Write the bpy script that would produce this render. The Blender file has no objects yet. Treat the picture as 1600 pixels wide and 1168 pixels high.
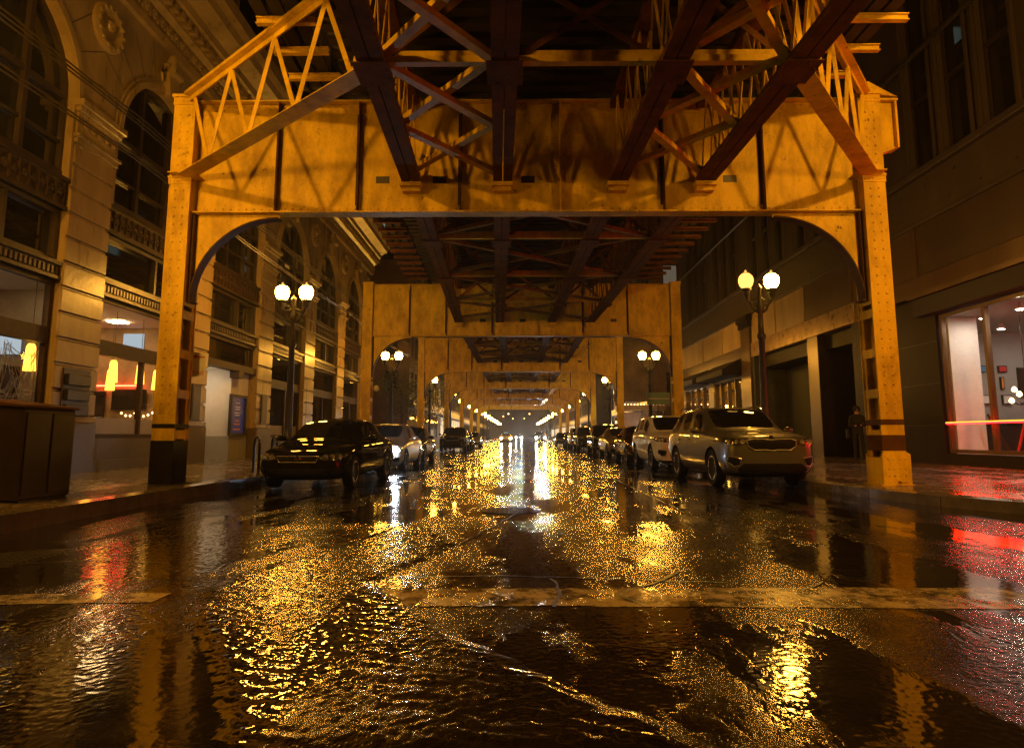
import bpy, bmesh, math, random
from mathutils import Vector, Matrix, noise
from mathutils.bvhtree import BVHTree
random.seed(7)
R = math.radians
PI = math.pi
S = bpy.context.scene
C = S.collection

# ------------------------------------------------------------------ camera
cd = bpy.data.cameras.new('camera'); cam = bpy.data.objects.new('camera', cd); C.objects.link(cam)
cam.location = (0, 0, 1.0)
cam.rotation_euler = (PI/2 + math.atan(147/1070), 0, 0.00926)
cd.sensor_width = 36; cd.lens = 36*1070/1600; cd.shift_y = -50/1600
cd.clip_start = .05; cd.clip_end = 2000
S.camera = cam
# ------------------------------------------------------------------ night sky, exposure
w = bpy.data.worlds.new('World'); S.world = w; w.use_nodes = True
bg = w.node_tree.nodes['Background']; bg.inputs[0].default_value = (.010, .0075, .006, 1); bg.inputs[1].default_value = .25
S.view_settings.view_transform = 'Standard'; S.view_settings.look = 'None'
S.view_settings.exposure = 0.0; S.view_settings.gamma = 1
cy = S.cycles
cy.use_denoising = True; cy.denoising_prefilter = 'NONE'; cy.max_bounces = 7; cy.diffuse_bounces = 2; cy.glossy_bounces = 4
cy.transparent_max_bounces = 8; cy.sample_clamp_indirect = 6; cy.sample_clamp_direct = 0; cy.blur_glossy = .3
cy.volume_step_rate = 1; cy.caustics_reflective = True; cy.caustics_refractive = False
LAMP = 170          # radiance of a street lamp globe
LAMPCOL = (1.0, .45, .05)

# ------------------------------------------------------------------ material helpers
M = {}
def nt(name):
    m = bpy.data.materials.new(name); m.use_nodes = True
    n = m.node_tree; return m, n.nodes, n.links, n.nodes['Principled BSDF']
def mat(name, col, rough=.5, metal=0, emit=None, es=0, var=.25, scale=3., bump=0, bscale=40., streak=0, spec=.5, coat=0, rvar=.12):
    m, N, L, B = nt(name)
    B.inputs['Roughness'].default_value = rough; B.inputs['Metallic'].default_value = metal
    B.inputs['Specular IOR Level'].default_value = spec
    if coat: B.inputs['Coat Weight'].default_value = coat; B.inputs['Coat Roughness'].default_value = .03
    tc = N.new('ShaderNodeTexCoord')
    if var:
        mp = N.new('ShaderNodeMapping'); mp.inputs['Scale'].default_value = (1, 1, .25 if streak else 1)
        L.new(tc.outputs['Object'], mp.inputs[0])
        nz = N.new('ShaderNodeTexNoise'); nz.inputs['Scale'].default_value = scale; nz.inputs['Detail'].default_value = 8; nz.inputs['Roughness'].default_value = .65
        L.new(mp.outputs[0], nz.inputs['Vector'])
        cr = N.new('ShaderNodeValToRGB'); e = cr.color_ramp.elements
        e[0].position = .32; e[1].position = .68
        e[0].color = tuple(c*(1-var) for c in col)+(1,); e[1].color = tuple(min(1, c*(1+var*.6)) for c in col)+(1,)
        L.new(nz.outputs[0], cr.inputs[0]); L.new(cr.outputs[0], B.inputs['Base Color'])
        if rvar:
            mr = N.new('ShaderNodeMapRange'); mr.inputs[3].default_value = max(.02, rough-rvar); mr.inputs[4].default_value = rough+rvar
            L.new(nz.outputs[0], mr.inputs[0]); L.new(mr.outputs[0], B.inputs['Roughness'])
    else: B.inputs['Base Color'].default_value = col+(1,)
    if bump:
        b2 = N.new('ShaderNodeTexNoise'); b2.inputs['Scale'].default_value = bscale; b2.inputs['Detail'].default_value = 4
        L.new(tc.outputs['Object'], b2.inputs['Vector'])
        bp = N.new('ShaderNodeBump'); bp.inputs['Strength'].default_value = bump; bp.inputs['Distance'].default_value = .02
        L.new(b2.outputs[0], bp.inputs['Height']); L.new(bp.outputs[0], B.inputs['Normal'])
    if emit:
        B.inputs['Emission Color'].default_value = emit+(1,); B.inputs['Emission Strength'].default_value = es
    M[name] = m; return m
def emis(name, col, s, sampled=True):
    m = bpy.data.materials.new(name); m.use_nodes = True
    N, L = m.node_tree.nodes, m.node_tree.links
    N.remove(N['Principled BSDF'])
    e = N.new('ShaderNodeEmission'); e.inputs[0].default_value = col+(1,); e.inputs[1].default_value = s
    L.new(e.outputs[0], N['Material Output'].inputs[0])
    if not sampled: m.cycles.emission_sampling = 'NONE'
    M[name] = m; return m
def glassmat(name, tint=(1, 1, 1), rough=.01):
    m = bpy.data.materials.new(name); m.use_nodes = True
    N, L = m.node_tree.nodes, m.node_tree.links
    N.remove(N['Principled BSDF'])
    t = N.new('ShaderNodeBsdfTransparent'); t.inputs[0].default_value = tint+(1,)
    g = N.new('ShaderNodeBsdfGlossy'); g.inputs['Roughness'].default_value = rough
    f = N.new('ShaderNodeLayerWeight'); f.inputs[0].default_value = .12
    mx = N.new('ShaderNodeMixShader')
    L.new(f.outputs[0], mx.inputs[0]); L.new(t.outputs[0], mx.inputs[1]); L.new(g.outputs[0], mx.inputs[2])
    L.new(mx.outputs[0], N['Material Output'].inputs[0])
    M[name] = m; return m
# steel of the elevated railway: cream-yellow paint, rust and soot streaks
def steel_mat():
    m, N, L, B = nt('steel'); B.inputs['Specular IOR Level'].default_value = .2
    tc = N.new('ShaderNodeTexCoord')
    def tx(scale, sc, det=8, r=.65):
        mp = N.new('ShaderNodeMapping'); mp.inputs['Scale'].default_value = sc; L.new(tc.outputs['Object'], mp.inputs[0])
        n = N.new('ShaderNodeTexNoise'); n.inputs['Scale'].default_value = scale; n.inputs['Detail'].default_value = det; n.inputs['Roughness'].default_value = r
        L.new(mp.outputs[0], n.inputs['Vector']); return n.outputs[0]
    def ramp(src, a, b, ca, cb):
        cr = N.new('ShaderNodeValToRGB'); e = cr.color_ramp.elements; e[0].position = a; e[1].position = b; e[0].color = ca; e[1].color = cb; L.new(src, cr.inputs[0]); return cr.outputs[0]
    def mix(f, a, b, mode='MIX'):
        q = N.new('ShaderNodeMix'); q.data_type = 'RGBA'; q.blend_type = mode
        for i, v in ((0, f), (6, a), (7, b)):
            if isinstance(v, (float, tuple)): q.inputs[i].default_value = v
            else: L.new(v, q.inputs[i])
        return q.outputs[2]
    paint = ramp(tx(1.1, (1, 1, .5)), .3, .7, (.66, .43, .010, 1), (.84, .56, .014, 1))
    streak = ramp(tx(1.7, (1.2, 1.2, .55), 9, .7), .34, .58, (.40, .35, .30, 1), (1, 1, 1, 1))
    c = mix(.75, paint, streak, 'MULTIPLY')
    rust = ramp(tx(4.0, (1, 1, .8), 10, .8), .60, .66, (0, 0, 0, 1), (1, 1, 1, 1))
    c = mix(rust, c, (.10, .036, .008, 1))
    chips = ramp(tx(34, (1, 1, 1), 4, .6), .66, .70, (0, 0, 0, 1), (1, 1, 1, 1))
    c = mix(chips, c, (.06, .025, .008, 1))
    L.new(c, B.inputs['Base Color']); B.inputs['Roughness'].default_value = .48
    bp = N.new('ShaderNodeBump'); bp.inputs['Strength'].default_value = .3; bp.inputs['Distance'].default_value = .01
    L.new(tx(20, (1, 1, 1), 5), bp.inputs['Height']); L.new(bp.outputs[0], B.inputs['Normal']); M['steel'] = m
steel_mat()
mat('steel_shaded', (.12, .050, .012), .7, var=.5, scale=2.2, bump=.2, bscale=12, spec=.08)  # yellow steel painted darker, shade under the track put into the colour
mat('steel_half_shaded', (.30, .17, .03), .6, var=.5, scale=2.2, bump=.2, bscale=12, spec=.1)  # half-dark steel copy, weaker light on farther braces put into the colour
mat('steel_black', (.014, .011, .009), .5, var=.3, scale=5, bump=.15, spec=.2)
mat('steel_brown', (.075, .033, .012), .6, var=.3, scale=5, bump=.15, spec=.12)
mat('timber', (.022, .015, .010), .8, var=.4, scale=6)
mat('terracotta', (.31, .22, .095), .30, var=.28, scale=2.4, bump=.25, bscale=9, streak=1)
mat('terracotta_dark', (.07, .055, .04), .5, var=.35, scale=2, bump=.2, bscale=9)
mat('granite', (.09, .062, .042), .35, var=.3, scale=30)
mat('bronze', (.045, .024, .012), .4, metal=.3, var=.35, scale=5, bump=.15)
mat('dark_frame', (.03, .018, .011), .4, var=.3, scale=6)
mat('dark_glass', (.012, .010, .009), .04, var=.3, scale=.8, rvar=.0, spec=.9)
mat('bronze_panel', (.13, .08, .035), .36, metal=.35, var=.3, scale=.7, streak=1, bump=.08, bscale=3)
mat('shaded_panel', (.07, .045, .022), .5, metal=.2, var=.3, scale=.7, streak=1, spec=.3)  # near facade panels, dimness away from the lamps put into the colour
mat('lamplit_panel', (.50, .35, .16), .5, var=.35, scale=.9, streak=1, bump=.1, bscale=4)  # facade panels painted lighter to stand for the second lamp's glow
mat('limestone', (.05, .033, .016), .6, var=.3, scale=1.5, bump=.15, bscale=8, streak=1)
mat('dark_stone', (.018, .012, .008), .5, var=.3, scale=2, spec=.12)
mat('recess_stone', (.10, .105, .09), .35, var=.25, scale=1)
mat('awning', (.02, .014, .01), .75, var=.3)
mat('plaster', (.62, .58, .52), .7, var=.08)
mat('interior_amber', (.26, .16, .07), .6, var=.5, scale=1.2)
mat('plaster_grey', (.30, .285, .25), .7, var=.08)
mat('shop_floor', (.20, .15, .10), .4, var=.2)
mat('wood_brown', (.045, .024, .011), .5, var=.4, scale=8, spec=.15)
mat('iron', (.018, .015, .012), .35, var=.3, bump=.1)
mat('rubber', (.006, .006, .006), .8, var=.2, spec=.12)
mat('rim', (.62, .58, .52), .4, metal=.2, var=.1)
mat('reflector', (.42, .41, .38), .35, metal=.9, var=.3, scale=30)
mat('chrome', (.7, .68, .65), .12, metal=1, var=0)
mat('grille', (.004, .004, .004), .45, var=.2, bump=.6, bscale=60, spec=.12)
mat('black_plastic', (.006, .006, .006), .6, var=.2, spec=.12)
mat('car_glass', (.006, .006, .006), .03, var=0, spec=.8)
mat('lens', (.07, .065, .06), .12, metal=.5, var=.9, scale=18, coat=1)
mat('tail_red', (.3, .01, .01), .2, var=0)
mat('plate', (.5, .5, .48), .4, var=.05)
mat('leaf', (.05, .07, .02), .6, var=.4, scale=3)
mat('bark', (.06, .04, .03), .8, var=.4, scale=8, bump=.4)
mat('cloth_dark', (.014, .013, .014), .85, var=.3)
mat('skin', (.40, .22, .14), .5, var=.1)
mat('cable', (.03, .025, .02), .35, var=.2)
mat('silver_cable', (.7, .68, .66), .22, metal=.9, var=.1)
mat('poster_blue', (.012, .025, .12), .3, var=.6, scale=3, emit=(.02, .06, .3), es=.12)
mat('sign_white', (.7, .66, .6), .4, var=.1)
mat('sign_red', (.45, .03, .02), .4, var=.1)
mat('concrete', (.22, .19, .15), .6, var=.3, scale=2, bump=.2)
mat('brick', (.13, .06, .035), .7, var=.35, scale=2, bump=.3)
mat('mural', (.16, .10, .06), .6, var=.8, scale=.5)
mat('green_sign', (.10, .26, .20), .4, var=.3, scale=1)
mat('web_cloth', (.75, .75, .75), .8, var=.1)
mat('red_paint', (.6, .05, .02), .4, var=.1)
mat('blue_paint', (.05, .2, .4), .4, var=.1)
mat('orange_paint', (.7, .25, .04), .4, var=.1)
for n, c in dict(paint_black=(.006, .006, .007), paint_taupe=(.14, .135, .13), paint_white=(.62, .58, .50), paint_silver=(.26, .23, .20),
                 paint_maroon=(.05, .015, .008), paint_sand=(.22, .16, .09), paint_grey=(.03, .03, .032), paint_yellow=(.55, .30, .02)).items():
    mat(n, c, .36, metal=.0 if n in ('paint_black', 'paint_white', 'paint_yellow', 'paint_grey', 'paint_maroon') else .7, var=.06, coat=.8 if n != 'paint_black' else .35, rvar=.03, scale=6, spec=.0)
emis('lamp_globe', LAMPCOL, LAMP)
emis('lamp_globe_weak', (1.0, .50, .09), 2.6)
emis('lamp_bowl', LAMPCOL, 1400)
emis('lamp_globe_dim', (1.0, .55, .12), 1.1)
emis('pendant_glow', (1.0, .44, .04), 4.5)
emis('warm_ceiling', (1.0, .62, .26), 55)
emis('white_ceiling', (1.0, .86, .74), 420)
emis('cool_ceiling', (.62, .9, .85), 50)
emis('teal_glow', (.25, .62, .55), .55)
emis('entry_ceiling', (1.0, .74, .45), 50)
emis('neon', (1.0, .003, .004), 48)
emis('neon_core', (1.0, .50, .02), 2.2)
emis('headlight_blue', (.72, .86, 1.0), 550)
emis('headlight_white', (1.0, .97, .93), 3000)
emis('headlight_warm', (1.0, .82, .55), 900)
emis('window_lit', (1.0, .74, .42), 1.1, False)
emis('window_far', (1.0, .80, .55), .10, False)
emis('window_cool', (.60, .85, .75), .35, False)
emis('menu_glow', (.75, .88, 1.0), .6)
emis('bulb', (1.0, .55, .2), 9, False)
emis('red_light', (1.0, .05, .02), 20)
glassmat('glass', (.93, .93, .90))
mat('frosted', (.30, .25, .2), .5, var=.1)

# wet road
def road_mat(name, base, rough_lo, rough_hi, bumpk, ruts=False, paint=None):
    m, N, L, B = nt(name)
    tc = N.new('ShaderNodeTexCoord')
    def tex(scale, detail=6, r=.6, sc=(1, 1, 1)):
        mp = N.new('ShaderNodeMapping'); mp.inputs['Scale'].default_value = sc
        L.new(tc.outputs['Object'], mp.inputs[0])
        n = N.new('ShaderNodeTexNoise'); n.inputs['Scale'].default_value = scale; n.inputs['Detail'].default_value = detail; n.inputs['Roughness'].default_value = r
        L.new(mp.outputs[0], n.inputs['Vector']); return n.outputs[0]
    def mrange(src, a, b, c, d):
        q = N.new('ShaderNodeMapRange'); q.interpolation_type = 'SMOOTHSTEP'
        for i, v in zip((1, 2, 3, 4), (a, b, c, d)): q.inputs[i].default_value = v
        L.new(src, q.inputs[0]); return q.outputs[0]
    def math_(op, a, b):
        q = N.new('ShaderNodeMath'); q.operation = op
        for i, v in enumerate((a, b)):
            if isinstance(v, float): q.inputs[i].default_value = v
            else: L.new(v, q.inputs[i])
        return q.outputs[0]
    pud = mrange(tex(.5, 7, .66, (1.5, .55, 1)), .45, .53, 0., 1.)        # 1 = standing water
    mid = tex(3.2, 7, .7)
    agg = N.new('ShaderNodeTexVoronoi'); agg.inputs['Scale'].default_value = 58; L.new(tc.outputs['Object'], agg.inputs['Vector'])
    fine = tex(110, 3, .7)
    ro = mrange(mid, .3, .7, rough_lo, rough_hi)
    ro2 = math_('MULTIPLY', ro, mrange(pud, 0., 1., 1., .5))
    L.new(ro2, B.inputs['Roughness'])
    B.inputs['IOR'].default_value = 1.42
    cr = N.new('ShaderNodeValToRGB'); e = cr.color_ramp.elements; e[0].position = .3; e[1].position = .72
    e[0].color = tuple(c*.6 for c in base)+(1,); e[1].color = tuple(c*1.35 for c in base)+(1,)
    L.new(mid, cr.inputs[0])
    colout = cr.outputs[0]
    if paint:
        mx = N.new('ShaderNodeMix'); mx.data_type = 'RGBA'
        L.new(mrange(tex(4.5, 10, .8), .42, .56, 0., 1.), mx.inputs[0]); L.new(colout, mx.inputs[6]); mx.inputs[7].default_value = paint+(1,)
        colout = mx.outputs[2]
    L.new(colout, B.inputs['Base Color'])
    h = math_('ADD', math_('MULTIPLY', agg.outputs[0], .55), math_('MULTIPLY', fine, .5))
    h = math_('ADD', h, math_('MULTIPLY', tex(6, 9, .70), 1.3))
    h = math_('MULTIPLY', h, mrange(pud, 0., 1., 1., .05))
    h = math_('MULTIPLY', h, mrange(tex(1.1, 3), .35, .65, .45, 1.15))
    bp = N.new('ShaderNodeBump'); bp.inputs['Strength'].default_value = bumpk; bp.inputs['Distance'].default_value = .0030
    L.new(h, bp.inputs['Height'])
    b2 = N.new('ShaderNodeBump'); b2.inputs['Strength'].default_value = .05; b2.inputs['Distance'].default_value = .005
    L.new(tex(1.5, 5, .6, (.6, 1.6, 1)), b2.inputs['Height']); L.new(bp.outputs[0], b2.inputs['Normal'])
    L.new(b2.outputs[0], B.inputs['Normal'])
    M[name] = m
road_mat('asphalt', (.012, .009, .007), .07, .20, 1.0)
road_mat('asphalt_rough', (.010, .008, .006), .07, .16, 1.0)
road_mat('paint_line', (.02, .016, .012), .10, .24, .9, paint=(.32, .26, .18))
road_mat('pavement', (.15, .12, .09), .16, .36, .30)
road_mat('kerbstone', (.12, .10, .08), .15, .40, .45)

# ------------------------------------------------------------------ mesh helpers
class MB:
    def __init__(s): s.v = []; s.f = []
    def add(s, vs, fs):
        o = len(s.v); s.v += [tuple(v) for v in vs]; s.f += [tuple(i+o for i in f) for f in fs]; return s
    def box(s, x0, x1, y0, y1, z0, z1):
        if x0 > x1: x0, x1 = x1, x0
        if y0 > y1: y0, y1 = y1, y0
        return s.add([(x0,y0,z0),(x1,y0,z0),(x1,y1,z0),(x0,y1,z0),(x0,y0,z1),(x1,y0,z1),(x1,y1,z1),(x0,y1,z1)],
              [(0,3,2,1),(4,5,6,7),(0,1,5,4),(1,2,6,5),(2,3,7,6),(3,0,4,7)])
    def beam(s, a, b, w_, h_, up=(0,0,1)):
        a = Vector(a); b = Vector(b); d = (b-a).normalized(); u = Vector(up)
        if abs(d.dot(u)) > .98: u = Vector((0,1,0))
        r = d.cross(u).normalized(); u = r.cross(d)
        vs = [p + r*(sx*w_/2) + u*(sz*h_/2) for p in (a, b) for sx, sz in ((-1,-1),(1,-1),(1,1),(-1,1))]
        return s.add(vs, [(0,1,2,3),(7,6,5,4),(0,4,5,1),(1,5,6,2),(2,6,7,3),(3,7,4,0)])
    def tube(s, pts, r, n=8, cap=True):
        pts = [Vector(p) for p in pts]; rings = []
        rr = r if isinstance(r, (list, tuple)) else [r]*len(pts)
        for i, p in enumerate(pts):
            d = (pts[min(i+1, len(pts)-1)] - pts[max(i-1, 0)]).normalized()
            u = Vector((0,0,1)) if abs(d.z) < .9 else Vector((0,1,0))
            a = d.cross(u).normalized(); b = a.cross(d)
            rings.append([p + a*(rr[i]*math.cos(2*PI*k/n)) + b*(rr[i]*math.sin(2*PI*k/n)) for k in range(n)])
        vs = [v for g in rings for v in g]
        fs = [(i*n+k, i*n+(k+1) % n, (i+1)*n+(k+1) % n, (i+1)*n+k) for i in range(len(pts)-1) for k in range(n)]
        if cap: fs += [tuple(range(n-1, -1, -1)), tuple((len(pts)-1)*n+k for k in range(n))]
        return s.add(vs, fs)
    def lathe(s, prof, c=(0,0,0), n=16, axis='z'):
        vs = []
        for r_, z_ in prof:
            for k in range(n):
                a = 2*PI*k/n; x, y = r_*math.cos(a), r_*math.sin(a)
                p = (x, y, z_) if axis == 'z' else ((z_, x, y) if axis == 'x' else (x, z_, y))
                vs.append((p[0]+c[0], p[1]+c[1], p[2]+c[2]))
        fs = [(i*n+k, i*n+(k+1) % n, (i+1)*n+(k+1) % n, (i+1)*n+k) for i in range(len(prof)-1) for k in range(n)]
        if prof[0][0] > 1e-5: fs.append(tuple(range(n-1, -1, -1)))
        if prof[-1][0] > 1e-5: fs.append(tuple((len(prof)-1)*n+k for k in range(n)))
        return s.add(vs, fs)
    def rivet(s, p, d, r=.018, h=.014):
        """dome head at p pointing along unit axis d (tuple)"""
        d = Vector(d); u = Vector((0,0,1)) if abs(d.z) < .9 else Vector((1,0,0))
        a = d.cross(u).normalized(); b = d.cross(a); p = Vector(p)
        vs = [p + (a*math.cos(t)+b*math.sin(t))*r for t in (k*PI/3 for k in range(6))] + \
             [p + (a*math.cos(t)+b*math.sin(t))*r*.6 + d*h for t in (k*PI/3 for k in range(6))]
        return s.add(vs, [(k, (k+1) % 6, 6+(k+1) % 6, 6+k) for k in range(6)] + [tuple(range(6, 12))])
    def prism(s, poly, axis, a0, a1):
        """extrude 2-D polygon along an axis: 'x' poly=(y,z), 'y' poly=(x,z), 'z' poly=(x,y)"""
        f = {'x': lambda p, t: (t, p[0], p[1]), 'y': lambda p, t: (p[0], t, p[1]), 'z': lambda p, t: (p[0], p[1], t)}[axis]
        n = len(poly)
        vs = [f(p, a0) for p in poly] + [f(p, a1) for p in poly]
        return s.add(vs, [tuple(range(n)), tuple(range(2*n-1, n-1, -1))] + [(k, n+k, n+(k+1) % n, (k+1) % n) for k in range(n)])
    def quadx(s, x, y0, y1, z0, z1, flip=0):
        return s.add([(x, y0, z0), (x, y1, z0), (x, y1, z1), (x, y0, z1)], [(0,1,2,3)])
    def build(s, name, m, parent=None, smooth=False, bevel=0):
        me = bpy.data.meshes.new(name); me.from_pydata(s.v, [], s.f)
        bm = bmesh.new(); bm.from_mesh(me); bmesh.ops.recalc_face_normals(bm, faces=bm.faces)
        if bevel:
            bmesh.ops.bevel(bm, geom=[e for e in bm.edges if len(e.link_faces) == 2 and e.calc_face_angle(0) > .6], offset=bevel, segments=1, affect='EDGES')
        bm.to_mesh(me); bm.free()
        me.materials.append(M[m] if isinstance(m, str) else m)
        if smooth: me.shade_smooth(); me.set_sharp_from_angle(angle=R(40))
        o = bpy.data.objects.new(name, me); C.objects.link(o)
        if parent: o.parent = parent
        return o
def tag(o, label=None, cat=None, group=None, kind=None):
    if label: o['label'] = label
    if cat: o['category'] = cat
    if group: o['group'] = group
    if kind: o['kind'] = kind
    return o
def thing(name, label, cat, loc=(0,0,0), rz=0, group=None):
    o = bpy.data.objects.new(name, None); C.objects.link(o); o.location = loc; o.rotation_euler = (0,0,rz); o.empty_display_size = .2
    return tag(o, label, cat, group)
def dup(root, loc, rz=0, label=None, group=None, swap=None):
    def cp(o, par):
        c = o.copy(); C.objects.link(c)
        if par: c.parent = par
        if swap:
            for i, sl in enumerate(c.material_slots):
                if sl.material and sl.material.name in swap:
                    mm = swap[sl.material.name]; sl.link = 'OBJECT'; sl.material = M[mm]
        for ch in o.children: cp(ch, c)
        return c
    kids = list(root.children)
    c = cp(root, None); c.location = loc; c.rotation_euler = (0,0,rz)
    if label: c['label'] = label
    if group: c['group'] = group
    return c

# ------------------------------------------------------------------ ground
LK, RK = -5.85, 5.75           # kerb lines
def road_z(x):
    t = max(-1, min(1, x/6.0)); return -.10*t*t if x < 0 else -.05*t*t
def grid_sheet(name, xs, ys, zf, m):
    b = MB(); nx = len(xs)
    b.v = [(x, y, zf(x, y)) for y in ys for x in xs]
    b.f = [(j*nx+i, j*nx+i+1, (j+1)*nx+i+1, (j+1)*nx+i) for j in range(len(ys)-1) for i in range(nx-1)]
    return b.build(name, m)
xs = [-300, -60, -20] + [-9+.75*i for i in range(25)] + [20, 60, 300]
ys = [-80, -20, 0, 3, 6, 10, 20, 40, 80, 160, 320, 900]
tag(grid_sheet('road', xs, ys, lambda x, y: road_z(x), 'asphalt'), kind='structure')
def sidewalk(side):
    # plan outline: kerb line with a corner curve at the near end
    if side < 0:
        line = [(-40, 4.6), (-9.2, 4.6)] + [(-9.2+3.35*math.sin(t), 7.95-3.35*math.cos(t)) for t in (R(15*k) for k in range(1, 7))] + [(LK, 60), (LK, 420)]
    else:
        line = [(40, 6.9), (9.6, 7.2), (8.0, 8.0), (7.0, 9.2), (6.35, 10.6), (5.98, 12), (5.80, 13.6), (RK, 16), (RK, 60), (RK, 420)]
    out = -1 if side < 0 else 1
    ztop = .13; wk = .16
    kb = MB(); n = len(line)
    inner = []
    for i, p in enumerate(line):
        a = Vector(line[max(0, i-1)]); b = Vector(line[min(n-1, i+1)]); d = (b-a).normalized(); nrm = Vector((-d.y, d.x))*(1 if side < 0 else -1)
        inner.append((p[0]+nrm.x*wk, p[1]+nrm.y*wk))
    cut = lambda p, q, s_: (p[0]+(q[0]-p[0])*s_, p[1]+(q[1]-p[1])*s_)
    for i in range(n-1):
        L_ = (Vector(line[i+1])-Vector(line[i])).length; k = max(1, int(L_/2.4)) if L_ < 60 else 40
        for j in range(k):
            e0 = j/k; e1 = (j+1)/k - (.012/L_ if L_ > 1 else 0)
            A, B_ = cut(line[i], line[i+1], e0), cut(line[i], line[i+1], e1); D, E_ = cut(inner[i], inner[i+1], e0), cut(inner[i], inner[i+1], e1)
            kb.add([(*A, -.3), (*B_, -.3), (*E_, -.3), (*D, -.3), (A[0], A[1], ztop-.02), (B_[0], B_[1], ztop-.02), (*E_, ztop+.002), (*D, ztop+.002)],
                   [(0,1,5,4), (4,5,6,7), (1,2,6,5), (3,0,4,7), (2,3,7,6)])
    tag(kb.build('kerb', 'kerbstone'), kind='structure')
    sb = MB()
    X = -60 if side < 0 else 60
    for i in range(n-1):
        p, q = inner[i], inner[i+1]
        def zz(x): return ztop + .0
        xf = -9.45 if side < 0 else 11.95
        pf = (xf, p[1]) if abs(p[0]) < abs(xf) else p; qf = (xf, q[1]) if abs(q[0]) < abs(xf) else q
        sb.add([(*p, ztop), (*q, ztop), (*qf, ztop+.08), (*pf, ztop+.08)], [(0,1,2,3)])
        sb.add([(*qf, ztop+.08), (*pf, ztop+.08), (X, p[1], ztop+.08), (X, q[1], ztop+.08)], [(0,1,2,3)])
    tag(sb.build('sidewalk', 'pavement'), kind='structure')
sidewalk(-1); sidewalk(1)
# worn crosswalk line (two runs of the same line)
def line_run(x0, x1, y0a, y0b, y1a, y1b, thick_noise=.03):
    nx = int((x1-x0)/.08); b = MB(); NY = 4
    for i in range(nx+1):
        t = i/nx; x = x0+(x1-x0)*t
        lo = y0a+(y0b-y0a)*t + thick_noise*noise.noise((x*2.3, 1, 0)) + .02*noise.noise((x*11, 3, 0))
        hi = y1a+(y1b-y1a)*t + thick_noise*noise.noise((x*2.1, 7, 0)) + .02*noise.noise((x*9, 5, 0))
        for j in range(NY+1):
            b.v.append((x, lo+(hi-lo)*j/NY, road_z(x)+.0066))
    for i in range(nx):
        for j in range(NY):
            a = i*(NY+1)+j; b.f.append((a, a+1, a+NY+2, a+NY+1))
    return b
tag(line_run(-.95, 9.5, 4.22, 4.22, 4.66, 5.02).build('crosswalk_line', 'paint_line'), kind='structure')
tag(line_run(-8, -2.25, 4.30, 4.36, 4.60, 4.62).build('crosswalk_line', 'paint_line'), kind='structure')
# broken, rutted strip of asphalt running diagonally through the foreground
def rough_patch():
    poly = [(-2.05, 4.55), (-1.9, 4.0), (-1.45, 3.3), (-.95, 2.3), (.75, 2.3), (.25, 2.85), (-.35, 3.7), (-1.0, 4.9), (-.78, 5.6), (-.55, 6.6), (-.9, 7.6), (-1.35, 8.2), (-1.5, 7.2), (-1.75, 6.0), (-2.1, 5.2)]
    def inside(x, y):
        c = False; n = len(poly)
        dmin = 9
        for i in range(n):
            (x1, y1), (x2, y2) = poly[i], poly[(i+1) % n]
            if (y1 > y) != (y2 > y) and x < (x2-x1)*(y-y1)/(y2-y1)+x1: c = not c
            ex, ey = x2-x1, y2-y1; t = max(0, min(1, ((x-x1)*ex+(y-y1)*ey)/(ex*ex+ey*ey)))
            dmin = min(dmin, math.hypot(x-x1-ex*t, y-y1-ey*t))
        return dmin if c else -dmin
    st = .014; nx = int(3.0/st); ny = int(6.0/st); b = MB(); idx = {}
    for j in range(ny):
        for i in range(nx):
            x = -2.2+i*st; y = 2.28+j*st
            d = inside(x, y) + .04*noise.noise((x*6, y*6, 2))
            if d < 0: continue
            e = min(1, d/.10)
            a = .80*x+.60*y          # ruts run across the strip
            fade = max(.25, 1-(y-2.3)/4.2)
            n1 = noise.noise((x*5, y*5, 5)); n2 = noise.noise((x*14, y*14, 0)); n3 = noise.noise((x*31, y*31, 1)); n4 = noise.noise((x*58, y*58, 6))
            h = .0022*fade*math.sin((y*.93+x*.42)*2*PI/.105+5*n1) + .0030*(1-abs(n2)*2.2) + .0034*n3 + .0044*n4
            idx[i, j] = len(b.v); b.v.append((x, y, road_z(x)+.004+e*(.014+h)))
    for (i, j), a in idx.items():
        q = [(i+1, j), (i+1, j+1), (i, j+1)]
        if all(k in idx for k in q): b.f.append((a, idx[q[0]], idx[q[1]], idx[q[2]]))
    o = b.build('road_patch', 'asphalt_rough', smooth=True); tag(o, kind='structure'); 
rough_patch()
# tar joints and cracks
def crack(pts, wd, nm='road_crack'):
    b = MB()
    P = []
    for (x0, y0), (x1, y1) in zip(pts, pts[1:]):
        k = max(2, int(math.hypot(x1-x0, y1-y0)/.07))
        P += [(x0+(x1-x0)*i/k, y0+(y1-y0)*i/k) for i in range(k)]
    P.append(pts[-1])
    for i, (x, y) in enumerate(P):
        n = Vector((P[min(i+1, len(P)-1)][1]-P[max(i-1, 0)][1], -(P[min(i+1, len(P)-1)][0]-P[max(i-1, 0)][0]))).normalized()
        j = .5*wd*(1+.8*noise.noise((x*8, y*8, 3))); o_ = .035*noise.noise((x*4, y*4, 9))
        for s_ in (-1, 1): b.v.append((x+n.x*(o_+s_*j), y+n.y*(o_+s_*j), road_z(x)+.0085))
    b.f = [(2*i, 2*i+1, 2*i+3, 2*i+2) for i in range(len(P)-1)]
    return tag(b.build(nm, 'iron'), kind='structure')
crack([(-.55, 6.6), (-.2, 8.2), (.1, 10)], .02); crack([(-.95, 5.05), (.0, 5.1), (1.4, 4.9)], .018)
crack([(.2, 4.2), (.28, 4.6), (.22, 5.0)], .02); crack([(.75, 4.25), (.6, 4.5), (.95, 4.9), (1.2, 5.3)], .03)
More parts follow.
